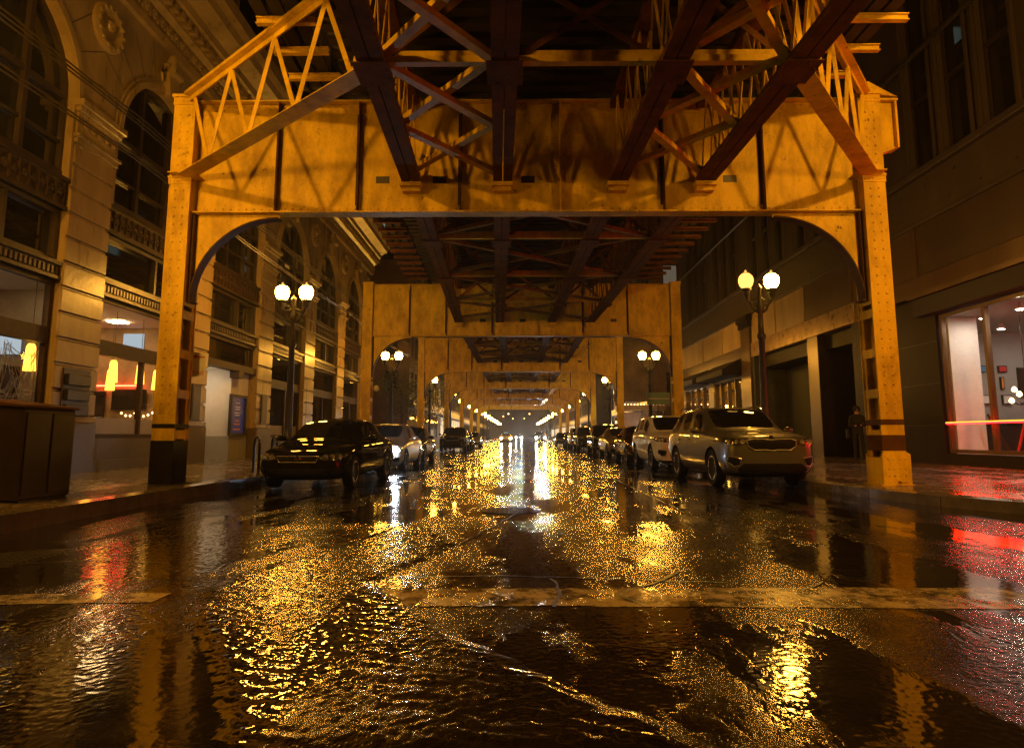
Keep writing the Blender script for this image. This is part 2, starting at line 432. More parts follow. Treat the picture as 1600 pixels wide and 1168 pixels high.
crack([(1.9, 4.2), (1.8, 4.6), (2.1, 4.95)], .02); crack([(-5.5, 5.4), (-3.6, 5.9), (-2.9, 5.7)], .02); crack([(2.3, 20), (2.2, 9)], .02)
def grit_road():
    st = .0125; x0, x1, y0, y1 = -4.4, 4.6, 2.25, 8.6; nx = int((x1-x0)/st); ny = int((y1-y0)/st); b = MB()
    for j in range(ny+1):
        y = y0+j*st
        for i in range(nx+1):
            x = x0+i*st
            p = noise.noise((x*.55+3, y*.35, 8)); g = max(.25, min(1, .75-2.0*p))
            e = min(1, (x-x0)/.3, (x1-x)/.3, (y1-y)/.5)
            h = .0016*noise.noise((x*27, y*27, 1)) + .0030*noise.noise((x*55, y*50, 6)) + .0010*noise.noise((x*8, y*8, 3))
            b.v.append((x, y, road_z(x)+.004*max(0, e)+e*g*h*.8))
    b.f = [(j*(nx+1)+i, j*(nx+1)+i+1, (j+1)*(nx+1)+i+1, (j+1)*(nx+1)+i) for j in range(ny) for i in range(nx)]
    tag(b.build('road', 'asphalt', smooth=False), kind='structure').data.shade_smooth()
grit_road()
def manhole(x, y, r, label):
    t = thing('manhole_cover', label, 'manhole cover', (x, y, road_z(x)+.004), 0, 'manhole covers in the wet road')
    MB().lathe([(r, 0), (r, .003), (r*.9, .004), (r*.9, .001), (0, .001)], n=28).build('rim', 'iron', t, True)
    b = MB(); b.lathe([(r*.88, .0008), (0, .0008)], n=24)
    for i in range(-5, 6):
        for j in range(-5, 6):
            if math.hypot(i, j)*r*.15 < r*.82: b.box(i*r*.15-.02, i*r*.15+.02, j*r*.15-.02, j*r*.15+.02, .0015, .004)
    b.build('lid', 'iron', t)
manhole(-4.25, 6.1, .46, 'round iron manhole cover in the dark wet road by the left kerb')
manhole(-.1, 9.5, .40, 'round iron manhole cover in the middle of the wet road, ahead of the cars')

# ------------------------------------------------------------------ elevated railway
BX0, BX1 = -6.43, 6.71
ZG0, ZG1 = 5.25, 7.45
def bent(Y, i):
    lab = ['yellow riveted steel frame across the street with arched corners, nearest and largest',
           'second yellow steel frame across the street, behind the parked black sedan',
           'third yellow steel frame across the street, seen under the second',
           'fourth yellow steel frame across the street, seen under the third',
           'fifth yellow steel frame across the street, small under the tracks',
           'sixth yellow steel frame across the street, small arch near the headlights',
           'farthest yellow steel frame, its small arch around the distant headlights'][i]
    t = thing('railway_frame', lab, 'railway frame', (0, Y, 0), 0, 'steel frames carrying the elevated railway')
    near = i == 0
    rv = i < 2
    for cx, sg in ((BX0, 1), (BX1, -1)):      # sg: direction to street centre
        b = MB(); hw = .205
        # front and rear flanges, inner and outer channels
        for fy in (-.27, .25):
            b.box(cx-hw, cx+hw, fy, fy+.025, .11, 7.5)
        for sx in (-1, 1):
            x = cx+sx*(hw-.045)
            for fy in (-.245, .17): b.box(x-.014, x+.014, fy, fy+.08, .11, 7.5)
            z = .95
            while z < 3.2:
                b.box(x-.014+sx*.018, x+.014+sx*.018, -.24, .245, z, z+.16); z += .74
            b.box(x-.014+sx*.018, x+.014+sx*.018, -.24, .245, 3.42, 7.48)
            b.box(x-.014+sx*.018, x+.014+sx*.018, -.24, .245, .11, .24)
        b.box(cx-.012, cx+.012, -.245, .25, .11, 7.4)
        b.box(cx-hw-.02, cx+hw+.02, -.30, .30, 5.86, 5.90)
        b.box(cx-hw-.03, cx+hw+.03, -.32, .32, 7.48, 7.54)
        b.box(cx-hw-.012, cx+hw+.012, -.285, -.268, 5.74, 5.86); b.box(cx-hw-.012, cx+hw+.012, -.285, -.268, 7.34, 7.48)
        if rv:
            z = 1.42
            while z < 7.3:
                for dx in (-.075, .075): b.rivet((cx+dx, -.27, z), (0,-1,0), .024, .020)
                z += .168
            for q in range(6):
                for zz in (5.80, 7.41): b.rivet((cx-.18+q*.072, -.285, zz), (0,-1,0), .017, .013)
        b.build('column', 'steel', t, bevel=0)
        # base
        bb = MB(); bb.box(cx-.30, cx+.30, -.34, .34, .10, .15)
        if cx > 0:
            bb.box(cx-.25, cx+.25, -.32, -.272, .15, .68); bb.box(cx-.22, cx+.22, .275, .32, .15, .68); bb.box(cx-.24, cx-.21, -.27, .27, .15, .62)
            bb.prism([(cx-.25, .68), (cx+.25, .68), (cx+.16, .74), (cx-.16, .74)], 'y', -.312, -.272)
            if rv:
                for r_ in (.2, .31, .43, .6):
                    for q in range(4): bb.rivet((cx-.15+q*.1, -.32, r_), (0,-1,0), .02, .016)
            bb.build('column_base', 'steel', t)
            for z0, z1 in ((.74, 1.02), (1.20, 1.30)): MB().box(cx-hw-.003, cx+hw+.003, -.2735, .2785, z0, z1).build('painted_band', 'steel_brown', t)
        else:
            bb.build('column_base', 'steel_black', t)
            for z0, z1 in ((.15, .92), (1.14, 1.22)): MB().box(cx-hw-.003, cx+hw+.003, -.2735, .2785, z0, z1).build('painted_band', 'steel_black', t)
        # arched corner bracket
        xin = cx+sg*hw; Ra = 1.62; xc = xin+sg*(Ra+.02); zc = 3.52
        n = 14; arc = [(xc-sg*Ra*math.cos(PI/2*k/n), zc+Ra*math.sin(PI/2*k/n)) for k in range(n+1)]
        w_ = MB(); w_.prism([(xin, zc)] + arc + [(arc[-1][0], ZG0), (xin, ZG0)], 'y', -.012, .012)
        w_.build('corner_bracket', 'steel', t)
        fl = MB()
        for k in range(n):
            (a0, b0), (a1, b1) = arc[k], arc[k+1]
            fl.add([(a0, -.12, b0), (a0, .12, b0), (a1, .12, b1), (a1, -.12, b1),
                    (a0+sg*.025*math.cos(PI/2*k/n), -.12, b0-.025*math.sin(PI/2*k/n)), (a0+sg*.025*math.cos(PI/2*k/n), .12, b0-.025*math.sin(PI/2*k/n)),
                    (a1+sg*.025*math.cos(PI/2*(k+1)/n), .12, b1-.025*math.sin(PI/2*(k+1)/n)), (a1+sg*.025*math.cos(PI/2*(k+1)/n), -.12, b1-.025*math.sin(PI/2*(k+1)/n))],
                   [(0,1,2,3), (4,7,6,5), (0,3,7,4), (1,5,6,2)])
        fl.box(xin, xin+sg*.10, -.13, .13, zc-.03, zc-.004)
        # vertical joint angle beside the column
        fl.box(xin, xin+sg*.05, -.13, -.014, zc, ZG0-.02)
        if rv:
            z = 3.65
            while z < ZG0-.1: fl.rivet((xin+sg*.045, -.075, z), (sg, 0, 0), .017, .015); z += .14
        fl.build('bracket_flange', 'steel_brown', t)
    x0, x1 = BX0+.205, BX1-.205
    g = MB()
    g.box(x0, x1, -.012, .012, ZG0, ZG1)
    g.box(x0, x1, -.16, .16, ZG0-.03, ZG0-.004); g.box(x0, x1, -.17, .17, ZG1, ZG1+.03)
    g.box(x0, x1, -.022, -.014, ZG0, ZG0+.13); g.box(x0, x1, -.024, -.014, ZG1-.2, ZG1-.004)
    if rv:
        x = x0+.08
        while x < x1:
            g.rivet((x, -.022, ZG0+.075), (0,-1,0), .024, .020); g.rivet((x, -.10, ZG0-.03), (0,0,-1), .018, .014)
            g.rivet((x, -.024, ZG1-.05), (0,-1,0), .022, .018); g.rivet((x+.06, -.024, ZG1-.13), (0,-1,0), .017, .014); x += .15
    g.build('girder', 'steel', t)
    for X in (-6.30, -4.65, -3.08, -1.10, 2.79, 4.70, 6.58):
        s_ = MB(); s_.box(X-.012, X+.012, -.15, -.026, ZG0, ZG1-.005); s_.box(X-.06, X+.012, -.034, -.026, ZG0+.14, ZG1-.21)
        s_.box(X-.012, X+.012, .014, .15, ZG0, ZG1-.005)
        s_.build('stiffener', 'steel_brown', t)
    sp = MB(); sp.box(.68, .96, -.036, -.026, ZG0+.14, ZG1-.21); sp.box(.80, .824, -.15, -.038, ZG0, ZG1-.005)
    if rv:
        z = ZG0+.2
        while z < ZG1-.25:
            for X in (.71, .76, .87, .93): sp.rivet((X, -.036, z), (0,-1,0), .016, .013)
            z += .12
    sp.build('splice_plate', 'steel', t)
    for X in (-2.62, -1.52, .19, 4.08): MB().box(X-.13, X+.13, -.018, -.0125, 5.84, 5.98).build('girder_opening', 'dark_frame', t)
    for X in SX:
        X = X+sxo(Y); h = MB()
        h.box(X-.2, X+.2, -.28, -.03, 5.70, 5.775); h.box(X-.17, X+.17, -.19, -.028, 5.62, 5.70)
        h.box(X-.2, X+.2, .03, .28, 5.70, 5.775)
        h.build('bearing_seat', 'steel', t)
    if near:
        e = MB(); cx = BX1
        e.box(cx+.207, cx+.58, -.06, -.04, 6.50, 7.42); e.box(cx+.56, cx+.60, -.16, .16, 6.48, 7.44); e.box(cx+.207, cx+.62, -.18, .18, 7.42, 7.46)
        e.prism([(cx+.21, 6.50), (cx+.60, 6.50), (cx+.30, 6.38), (cx+.21, 6.38)], 'y', -.10, .10)
        for q in range(8): e.rivet((cx+.53, -.06, 6.58+q*.11), (0,-1,0), .015, .012)
        for q in range(4): e.rivet((cx+.25+q*.09, -.06, 7.36), (0,-1,0), .015, .012)
        e.prism([(cx-.1, 7.56), (cx+.60, 7.48), (cx+.45, 7.56), (cx+.05, 7.80)], 'y', -.2, .1)
        e.build('end_bracket', 'steel', t)
    return t
SX = [-2.04, -.30, 1.90, 3.56]
def sxo(Y): return -.03*(Y-12.7) if Y < 29 else -.49
BY = [12.7+16.3*k for k in range(-1, 7)]
def gusset(b, x, y, z):
    b.box(x-.24, x+.24, y-.30, y+.30, z-.078, z-.062)
    for a in range(8): b.rivet((x+.20*math.cos(a*PI/4+.4), y+.25*math.sin(a*PI/4+.4), z-.078), (0,0,-1), .018, .014)
def span(k):
    Y0, Y1 = BY[k]+.2, BY[k+1]-.2
    labs = ['overhead steel track span above the camera, in front of the nearest yellow frame', 'dark steel track span between the first and second yellow frames',
            'steel track span between the second and third yellow frames', 'steel track span between the third and fourth yellow frames',
            'steel track span between the fourth and fifth yellow frames', 'steel track span between the fifth and sixth yellow frames', 'farthest steel track span before the last small frame']
    t = thing('track_span', labs[k], 'track span', (0, BY[k], 0), 0, 'spans of the elevated railway track')
    oy = -BY[k]
    far = k > 2
    nodes = [BY[k]+16.3*q/4 for q in (1, 2, 3)]
    nodes = [n-.1 for n in nodes]
    for sx in SX:
        b = MB()
        p0 = Vector((sx+sxo(Y0), Y0+oy, 0)); p1 = Vector((sx+sxo(Y1), Y1+oy, 0))
        z0, z1 = Vector((0,0,5.84)), Vector((0,0,7.33))
        # bottom chord: two plates with a seam, top chord
        d = Vector((.095, 0, 0))
        b.beam(p0+z0-d, p1+z0-d, .17, .10); b.beam(p0+z0+d, p1+z0+d, .17, .10)
        for s2 in (-1, 1): b.beam(p0+z0+Vector((s2*.05, 0, .13)), p1+z0+Vector((s2*.05, 0, .13)), .015, .16)
        b.beam(p0+z1, p1+z1, .26, .14)
        b.build('stringer', 'steel_shaded', t)
        w_ = MB(); n = 8 if far else 16
        for q in range(n):
            a = p0.lerp(p1, q/n); c = p0.lerp(p1, (q+1)/n); m_ = (a+c)/2
            for s2 in ((-1, 1) if not far else (0,)):
                dx = Vector((s2*.075, 0, 0))
                w_.beam(a+z0+dx, m_+z1+dx, .012, .09); w_.beam(m_+z1-dx, c+z0-dx, .012, .09)
        w_.build('lattice_web', 'steel' if k == 0 else 'steel_shaded', t)
        if not far:
            for ny in nodes: g = MB(); gusset(g, sx+sxo(ny), ny+oy, 5.84); g.build('gusset_plate', 'steel_shaded', t)
            g = MB()
            for q in range(int((Y1-Y0)/.35)):
                y = Y0+.2+q*.35
                for s2 in (-.15, .15): g.rivet((sx+sxo(y)+s2, y+oy, 5.79), (0,0,-1), .014, .012)
            g.build('rivets', 'steel_shaded', t)
    for ny in nodes:
        xa, xb = SX[0]+sxo(ny), SX[3]+sxo(ny)
        MB().box(xa, xb, ny+oy-.06, ny+oy+.06, 5.90, 5.99).box(xa, xb, ny+oy-.008, ny+oy+.008, 5.99, 6.09).build('cross_strut', 'steel', t)
        b = MB()
        for u, v in ((0, 1), (2, 3), (1, 2)):
            x0, x1 = SX[u]+sxo(ny)+.1, SX[v]+sxo(ny)-.1
            b.beam((x0, ny+oy-.02, 5.95), (x1, ny+oy-.02, 7.25), .09, .012, (0,1,0)); b.beam((x0, ny+oy+.02, 7.25), (x1, ny+oy+.02, 5.95), .09, .012, (0,1,0))
        b.build('sway_brace', 'steel_shaded', t)
    seq = [Y0+.1] + nodes + [Y1-.1]
    for q in range(4):
        a, c = seq[q], seq[q+1]
        lm = 'steel' if k == 0 else 'steel_half_shaded'
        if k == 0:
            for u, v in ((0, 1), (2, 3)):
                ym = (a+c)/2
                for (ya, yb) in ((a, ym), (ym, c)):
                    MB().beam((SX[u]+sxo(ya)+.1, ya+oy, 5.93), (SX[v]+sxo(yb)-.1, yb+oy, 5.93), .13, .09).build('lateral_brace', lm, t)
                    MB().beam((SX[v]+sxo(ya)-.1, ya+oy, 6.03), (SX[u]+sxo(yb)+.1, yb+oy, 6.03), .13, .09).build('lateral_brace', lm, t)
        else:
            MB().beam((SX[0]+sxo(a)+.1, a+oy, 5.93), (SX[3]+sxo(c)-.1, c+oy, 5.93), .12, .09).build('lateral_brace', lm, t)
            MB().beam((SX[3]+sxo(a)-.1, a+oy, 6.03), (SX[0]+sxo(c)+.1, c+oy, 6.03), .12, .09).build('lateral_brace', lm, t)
    d = MB(); y = Y0
    while y < Y1+.4:
        o_ = sxo(y); d.box(-3.25+o_, 4.9+o_, y+oy, y+oy+.22, 7.56, 7.76); y += .40 if k < 3 else .40
    for x in (-3.2, -2.55, .2, 1.0, 4.2, 4.8): d.beam((x+sxo(Y0), Y0+oy, 7.82), (x+sxo(Y1), Y1+oy, 7.82), .25, .08)
    d.build('sleeper_deck', 'timber', t)
    if k < 4:
        y = Y0+.6
        while y < Y1:
            o_ = sxo(y)
            for xa, xb in ((4.95+o_, 6.15+o_*.3), (-4.25+o_, -3.3+o_)):
                if k < 2 or (xa > 0) == (xb > 0): MB().box(xa, xb, y+oy-.05, y+oy+.05, 7.50, 7.515).box(xa, xb, y+oy-.006, y+oy+.006, 7.515, 7.60).box(xa, xb, y+oy-.05, y+oy+.05, 7.60, 7.615).build('walkway_bracket', 'steel' if k == 0 else 'steel_shaded', t)
            y += .86
        wk = MB()
        for j in range(4): wk.beam((5.0+.26*j+sxo(Y0), Y0+oy, 7.66), (5.0+.26*j+sxo(Y1), Y1+oy, 7.66), .2, .05)
        for j in range(3): wk.beam((-4.15+.28*j+sxo(Y0), Y0+oy, 7.66), (-4.15+.28*j+sxo(Y1), Y1+oy, 7.66), .2, .05)
        wk.build('walkway_plank', 'timber', t)
    # slanting bracing trusses from the columns of the far frame to the first node
    if k < 1:
        Yb = BY[k+1]
        for cx, si in ((BX0+.1, 0), (BX1-.1, 3)):
            ny = nodes[2]; e = Vector((SX[si]+sxo(ny), ny+oy, 0)); c_ = Vector((cx, Yb-.32+oy, 0))
            b = MB()
            for z_, w2 in ((5.87, .30), (7.46, .22)):
                b.beam(c_+Vector((0,0,z_)), e+Vector((0,0,z_)), w2 if z_ < 6 else .012, .012 if z_ < 6 else .16)
                b.beam(c_+Vector((0,0,z_+.05)), e+Vector((0,0,z_+.05)), .012 if z_ < 6 else w2, .11 if z_ < 6 else .012)
                if z_ > 6: b.beam(c_+Vector((0,0,z_+.05)), e+(e-c_)*.9+Vector((0,0,z_+.05)), w2, .06)
            b.box(c_.x-.25, c_.x+.25, c_.y-.15, c_.y+.3, 5.90, 5.92)
            b.build('bracing_truss', 'steel', t)
            w_ = MB(); n = 4
            for q in range(n):
                a = c_.lerp(e, q/n+.04); m_ = c_.lerp(e, (q+.5)/n+.04); f = c_.lerp(e, min(1, (q+1)/n+.04))
                w_.beam(a+Vector((0,0,7.4)), m_+Vector((0,0,5.9)), .07, .012, (0,1,0)); w_.beam(m_+Vector((0,0,5.9)), f+Vector((0,0,7.4)), .07, .012, (0,1,0))
            w_.build('truss_lacing', 'steel', t)
for i in range(7): bent(BY[i+1], i)
for k in range(7): span(k)

# ------------------------------------------------------------------ street lamps
def lamp_proto(name, label, lit=(True, True), arm=.365, gz=5.2):
    t = thing(name, label, 'street lamp', (0,0,0), 0, 'twin-globe street lamps along the street')
    b = MB()
    b.lathe([(.30, 0), (.30, .10), (.26, .14), (.24, .5), (.20, .62), (.21, .68), (.13, .80), (.115, 1.1), (.085, 3.5), (.12, 3.56), (.12, 3.64), (.08, 3.7), (.07, 4.3), (.11, 4.36), (.11, 4.46), (.06, 4.55), (.055, 4.95), (.09, 5.0), (.0, 5.14)], n=16)
    b.build('post', 'iron', t, True)
    for s_ in (-1, 1):
        a = MB()
        pts = [(0, 0, 4.25), (s_*.16, 0, 4.36), (s_*.30, 0, 4.60), (s_*arm, 0, 4.80), (s_*arm, 0, gz-.38)]
        a.tube(pts, [.04, .045, .04, .04, .045], 8)
        a.tube([(0, 0, 4.75), (s_*.14, 0, 4.66), (s_*.26, 0, 4.66), (s_*arm, 0, 4.62)], .022, 6)
        a.tube([(s_*.07, 0, 4.42), (s_*.12, 0, 4.54), (s_*.2, 0, 4.52), (s_*.19, 0, 4.44)], .016, 6)
        a.lathe([(.03, gz-.50), (.09, gz-.42), (.10, gz-.30), (.15, gz-.27), (.15, gz-.22), (.10, gz-.205)], (s_*arm, 0, 0), 12)
        a.build('arm', 'iron', t, True)
        lt = lit[0 if s_ < 0 else 1]
        g = MB(); g.lathe([(.12, gz-.20), (.175, gz-.13), (.208, gz-.03), (.212, gz+.05), (.185, gz+.14), (.13, gz+.195), (.10, gz+.21)], (s_*arm, 0, 0), 14)
        go = g.build('globe', 'lamp_globe' if lt else 'lamp_globe_weak', t, True)
        f = MB(); f.lathe([(.135, gz+.195), (.09, gz+.235), (.035, gz+.26), (.04, gz+.29), (.0, gz+.34)], (s_*arm, 0, 0), 10)
        f.build('finial', 'lamp_globe_dim', t, True)
    return t
Lz = .12
lampL = lamp_proto('street_lamp', 'first twin-globe street lamp on the left pavement, behind the black sedan')
lampL.location = (-6.82, 20.4, Lz)
lampR = lamp_proto('street_lamp', 'twin-globe iron street lamp with its left globe dimmer, right pavement behind the taupe suv', lit=(False, True))
lampR.location = (6.90, 19.3, Lz+.08)
ordn = ['second', 'third', 'fourth', 'fifth', 'sixth', 'seventh', 'eighth', 'ninth', 'tenth', 'eleventh', 'twelfth', 'thirteenth', 'fourteenth', 'fifteenth']
for i in range(14):
    Y = 37 + 16.3*i
    for s_, nm in ((-1, 'left'), (1, 'right')):
        dup(lampL, (6.88*s_ if s_ < 0 else 7.1, Y, Lz), 0, '%s twin-globe lamp from the camera along the %s pavement' % (ordn[i], nm))
def mast_lamp(x, y, side, label):       # tall street light of this corner, beside the camera
    t = thing('mast_street_light', label, 'street lamp', (x, y, .2), 0, 'tall street lights at the near corners')
    MB().lathe([(.24, 0), (.24, .3), (.12, .5), (.08, 8.0), (.0, 8.05)], n=14).build('post', 'iron', t, True)
    MB().tube([(0, 0, 7.6), (side*.5, 0, 8.25), (side*1.3, 0, 8.5)], .04, 8).build('arm', 'iron', t, True)
    MB().lathe([(0, .16), (.16, .12), (.24, .02), (.2, -.02)], (side*1.4, 0, 8.5), 16).build('hood', 'iron', t, True)
    MB().lathe([(.19, -.02), (.21, -.12), (.14, -.26), (0, -.32)], (side*1.4, 0, 8.5), 16).build('lens_bowl', 'lamp_bowl', t, True)
cl = dup(lampL, (-7.5, 7.3, Lz), 0, 'lit twin-globe street lamp at the left corner of the crossing, beside the camera')
cr_ = dup(lampL, (8.6, 5.6, Lz), 0, 'lit twin-globe street lamp at the right corner of the crossing, beside the camera')
mast_lamp(-9.0, 3.4, 1, 'tall single-arm sodium street light at the left corner beside the camera')
mast_lamp(9.8, 4.2, -1, 'tall single-arm sodium street light at the right corner beside the camera')

# ------------------------------------------------------------------ left building
def glow_panel(x0, x1, y0, y1, z, m, parent, name='ceiling_light'):
    b = MB(); b.box(x0, x1, y0, y1, z-.03, z); return b.build(name, m, parent)
def rect_ring_x(b, X, y0, y1, z0, z1, w_, d0, d1):
    """window frame ring in a plane of constant x; thickness d0..d1 around X"""
    b.box(X+d0, X+d1, y0, y0+w_, z0, z1); b.box(X+d0, X+d1, y1-w_, y1, z0, z1)
    b.box(X+d0, X+d1, y0+w_, y1-w_, z0, z0+w_); b.box(X+d0, X+d1, y0+w_, y1-w_, z1-w_, z1)
FX = -9.5
LB = thing('ornate_building', 'ornate cream terracotta building with arched windows and heavy cornice along the left pavement', 'building', (0,0,0))
PIL = [3.1+5.5*k for k in range(8)]      # pilaster centres - .0 => 14.6 at k=... 
PIL = [14.62-5.45+5.45*k for k in range(7)]      # 9.17, 14.62, 20.07 ... 41.87
YE = 43.0
def pilaster(Yc, k):
    hw = .72; z0 = .16
    p = MB(); p.box(FX-.35, FX+.06, Yc-hw, Yc+hw, z0, 1.28); p.build('plinth', 'granite', LB, bevel=.015)
    s_ = MB(); z = 1.29
    s_.box(FX-.35, FX-.07, Yc-hw+.05, Yc+hw-.05, 1.28, 7.25)
    s_.box(FX-.06, FX+.05, Yc-hw, Yc+hw, 1.29, 1.42)
    z = 1.45
    while z < 7.1:
        h = min(.46, 7.2-z)
        s_.box(FX-.068, FX-.0, Yc-hw, Yc+hw, z, z+h-.0)
        s_.box(FX-.068, FX-.03, Yc-hw+.02, Yc+hw-.02, z+h+.012, z+h+.052)
        z += h+.075
    s_.build('pilaster', 'terracotta', LB, bevel=.012)
    c = MB()      # capital mouldings
    for (za, zb, o_) in ((7.25, 7.36, .06), (7.36, 7.44, .12), (7.44, 7.95, .02), (7.95, 8.05, .10), (8.05, 8.2, .18)):
        c.box(FX-.3, FX+o_, Yc-hw-o_*.6, Yc+hw+o_*.6, za, zb)
    for q in range(5): c.lathe([(.0, 0), (.09, .02), (.06, .06), (0, .07)], (FX+.02, Yc-.5+.25*q, 7.7), 8, 'x')
    c.build('capital', 'terracotta', LB, bevel=.01)
    m_ = MB(); zc = 10.33      # medallion wreath
    m_.lathe([(.56, -.02), (.56, .07), (.50, .12), (.42, .13), (.36, .07), (.30, .03), (.0, .10)], (FX+.0, Yc, zc), 24, 'x')
    for a in range(14): m_.lathe([(.055, .10), (.045, .15), (0, .165)], (FX, Yc+.46*math.cos(a*PI/7), zc+.46*math.sin(a*PI/7)), 6, 'x')
    m_.lathe([(.14, .05), (.12, .13), (0, .2)], (FX, Yc, zc+.05), 8, 'x')
    m_.build('medallion', 'terracotta', LB, True)
for k, Yc in enumerate(PIL): pilaster(Yc, k)
wallm = MB()
# wall with arched openings between z 6.4 and 11.3
def bay(Yc0, Yc1, k):
    y0, y1 = Yc0+.72, Yc1-.72; ym = (y0+y1)/2; hw = (y1-y0)/2-.10; zs = 10.08-hw
    n = 18
    arc = [(ym-hw*math.cos(PI*q/n), zs+hw*math.sin(PI*q/n)) for q in range(n+1)]
    # solid spandrel above arch, as quads between arc and top line, with thickness
    b = MB(); zt = 11.3
    P = [(Yc0, 8.2)] + [(y0, 8.2)] 
    poly_l = []
    def panel(a, c):
        b.add([(FX, a[0], a[1]), (FX, c[0], c[1]), (FX, c[0], zt), (FX, a[0], zt), (FX-.35, a[0], a[1]), (FX-.35, c[0], c[1])], [(0,1,2,3), (0,4,5,1)])
    for q in range(n): panel(arc[q], arc[q+1])
    for ya, yb in ((Yc0-.0, ym-hw), (ym+hw, Yc1)):
        b.box(FX-.35, FX, ya, yb, 8.2, zt)
    b.box(FX-.34, FX-.02, y0, ym-hw, 6.4, 8.2); b.box(FX-.34, FX-.02, ym+hw, y1, 6.4, 8.2)
    b.build('wall', 'terracotta', LB)
    # voussoir joints and archivolt
    a = MB()
    for q in range(n):
        t0, t1 = PI*q/n, PI*(q+1)/n
        for (r0, r1, dx) in ((hw, hw+.14, .07), (hw+.14, hw+.24, .035)):
            v = []
            for tt, rr in ((t0, r0), (t1, r0), (t1, r1), (t0, r1)):
                v.append((FX+dx, ym-rr*math.cos(tt), zs+rr*math.sin(tt)))
            v2 = [(FX-.02, p[1], p[2]) for p in v]
            a.add(v+v2, [(0,1,2,3), (0,4,5,1), (3,2,6,7)])
    a.build('archivolt', 'terracotta', LB)
    j = MB()
    for q in range(1, 12):
        tt = PI*q/12
        if abs(q-6) < 1: continue
        r0, r1 = hw+.26, min(hw+1.25, (zt-.1-zs)/max(.05, math.sin(tt)))
        r1 = min(r1, abs((Yc1-Yc0)/2/max(.01, abs(math.cos(tt)))))
        p0 = Vector((FX+.001, ym-r0*math.cos(tt), zs+r0*math.sin(tt))); p1 = Vector((FX+.001, ym-r1*math.cos(tt), zs+r1*math.sin(tt)))
        j.beam(p0, p1, .02, .012, (1,0,0))
    j.build('stone_joint', 'terracotta_dark', LB)
    ks = MB()      # carved keystone with scroll and figure-like relief
    ks.prism([(ym-.16, zs+hw-.05), (ym+.16, zs+hw-.05), (ym+.27, zs+hw+.55), (ym-.27, zs+hw+.55)], 'x', FX-.02, FX+.20)
    ks.tube([(FX+.22, ym-.24, zs+hw+.62), (FX+.22, ym+.24, zs+hw+.62)], .12, 10)
    ks.lathe([(.05, 0), (.17, .1), (.20, .25), (.13, .42), (.15, .52), (.11, .66), (0, .72)], (FX+.12, ym, zs+hw+.45), 10)
    for s_ in (-1, 1): ks.tube([(FX+.08, ym+s_*.1, zs+hw+.85), (FX+.1, ym+s_*.3, zs+hw+.7), (FX+.07, ym+s_*.42, zs+hw+.45), (FX+.06, ym+s_*.36, zs+hw+.25)], [.07, .08, .06, .03], 7)
    ks.build('keystone', 'terracotta', LB, True)
    # upper window : glass, frame, mullions
    gx = FX-.30
    g = MB(); g.add([(gx, y, z) for y, z in arc] + [(gx, ym+hw, 6.42), (gx, ym-hw, 6.42)], [tuple(range(n+3))]); g.build('arched_window', 'dark_glass', LB)
    f = MB()
    for yy in (ym-hw*.36, ym+hw*.36):
        f.box(gx+.01, gx+.12, yy-.06, yy+.06, 6.45, zs+hw*.92)
    f.box(gx+.01, gx+.10, ym-hw, ym+hw, zs-.05, zs+.07); f.box(gx+.01, gx+.09, ym-hw, ym+hw, 7.15, 7.22); f.box(gx+.01, gx+.14, ym-hw, ym+hw, 6.42, 6.56)
    for s_ in (-1, 1): f.box(gx+.01, gx+.12, ym+s_*hw-.08*(s_ > 0), ym+s_*hw+.08*(s_ < 0), 6.56, zs)
    for q in range(n):
        t0, t1 = PI*q/n, PI*(q+1)/n; v = []
        for tt, rr in ((t0, hw-.1), (t1, hw-.1), (t1, hw), (t0, hw)): v.append((gx+.12, ym-rr*math.cos(tt), zs+rr*math.sin(tt)))
        v2 = [(gx+.01, p[1], p[2]) for p in v]; f.add(v+v2, [(0,1,2,3), (0,4,5,1)])
    f.build('window_frame', 'dark_frame', LB)
    # ornamental frieze 5.75 - 6.42
    z = MB(); z.box(FX-.35, FX-.10, y0, y1, 5.72, 6.42); z.box(FX-.35, FX-.02, y0, y1, 6.32, 6.40); z.box(FX-.35, FX-.04, y0, y1, 5.72, 5.80)
    q = y0+.14
    while q < y1-.1:
        z.lathe([(.10, 0), (.085, .035), (.04, .03), (0, .06)], (FX-.10, q, 6.06), 8, 'x'); z.box(FX-.10, FX-.06, q+.11, q+.15, 5.85, 6.28); q += .26
    z.build('frieze', 'bronze', LB)
    # mezzanine windows 4.62-5.72 and lower frieze 4.25-4.62
    g = MB(); g.box(FX-.36, FX-.33, y0, y1, 4.62, 5.72); g.build('mezzanine_window', 'dark_glass', LB)
    f = MB(); rect_ring_x(f, FX-.33, y0, y1, 4.62, 5.72, .09, 0, .14)
    for yy in (y0+(y1-y0)*.62,): f.box(FX-.33, FX-.20, yy-.05, yy+.05, 4.7, 5.64)
    if k == 1:
        for zz in range(14): f.add([(FX-.22, y0+(y1-y0)*.64, 4.74+zz*.065), (FX-.22, y1-.1, 4.74+zz*.065), (FX-.28, y1-.1, 4.79+zz*.065), (FX-.28, y0+(y1-y0)*.64, 4.79+zz*.065)], [(0,1,2,3)])
    f.build('window_frame', 'dark_frame', LB)
    z = MB(); z.box(FX-.35, FX-.12, y0, y1, 4.22, 4.62); z.box(FX-.35, FX-.03, y0, y1, 4.52, 4.60); z.box(FX-.35, FX-.05, y0, y1, 4.22, 4.29)
    q = y0+.1
    while q < y1-.05: z.box(FX-.12, FX-.075, q, q+.07, 4.33, 4.48); q += .13
    z.build('frieze', 'bronze', LB)
    # shopfront
    if k == 2:      # recessed entrance
        return entrance(y0, y1)
    gx = FX-.25
    f = MB(); rect_ring_x(f, gx, y0, y1, .95, 4.22, .10, -.05, .07)
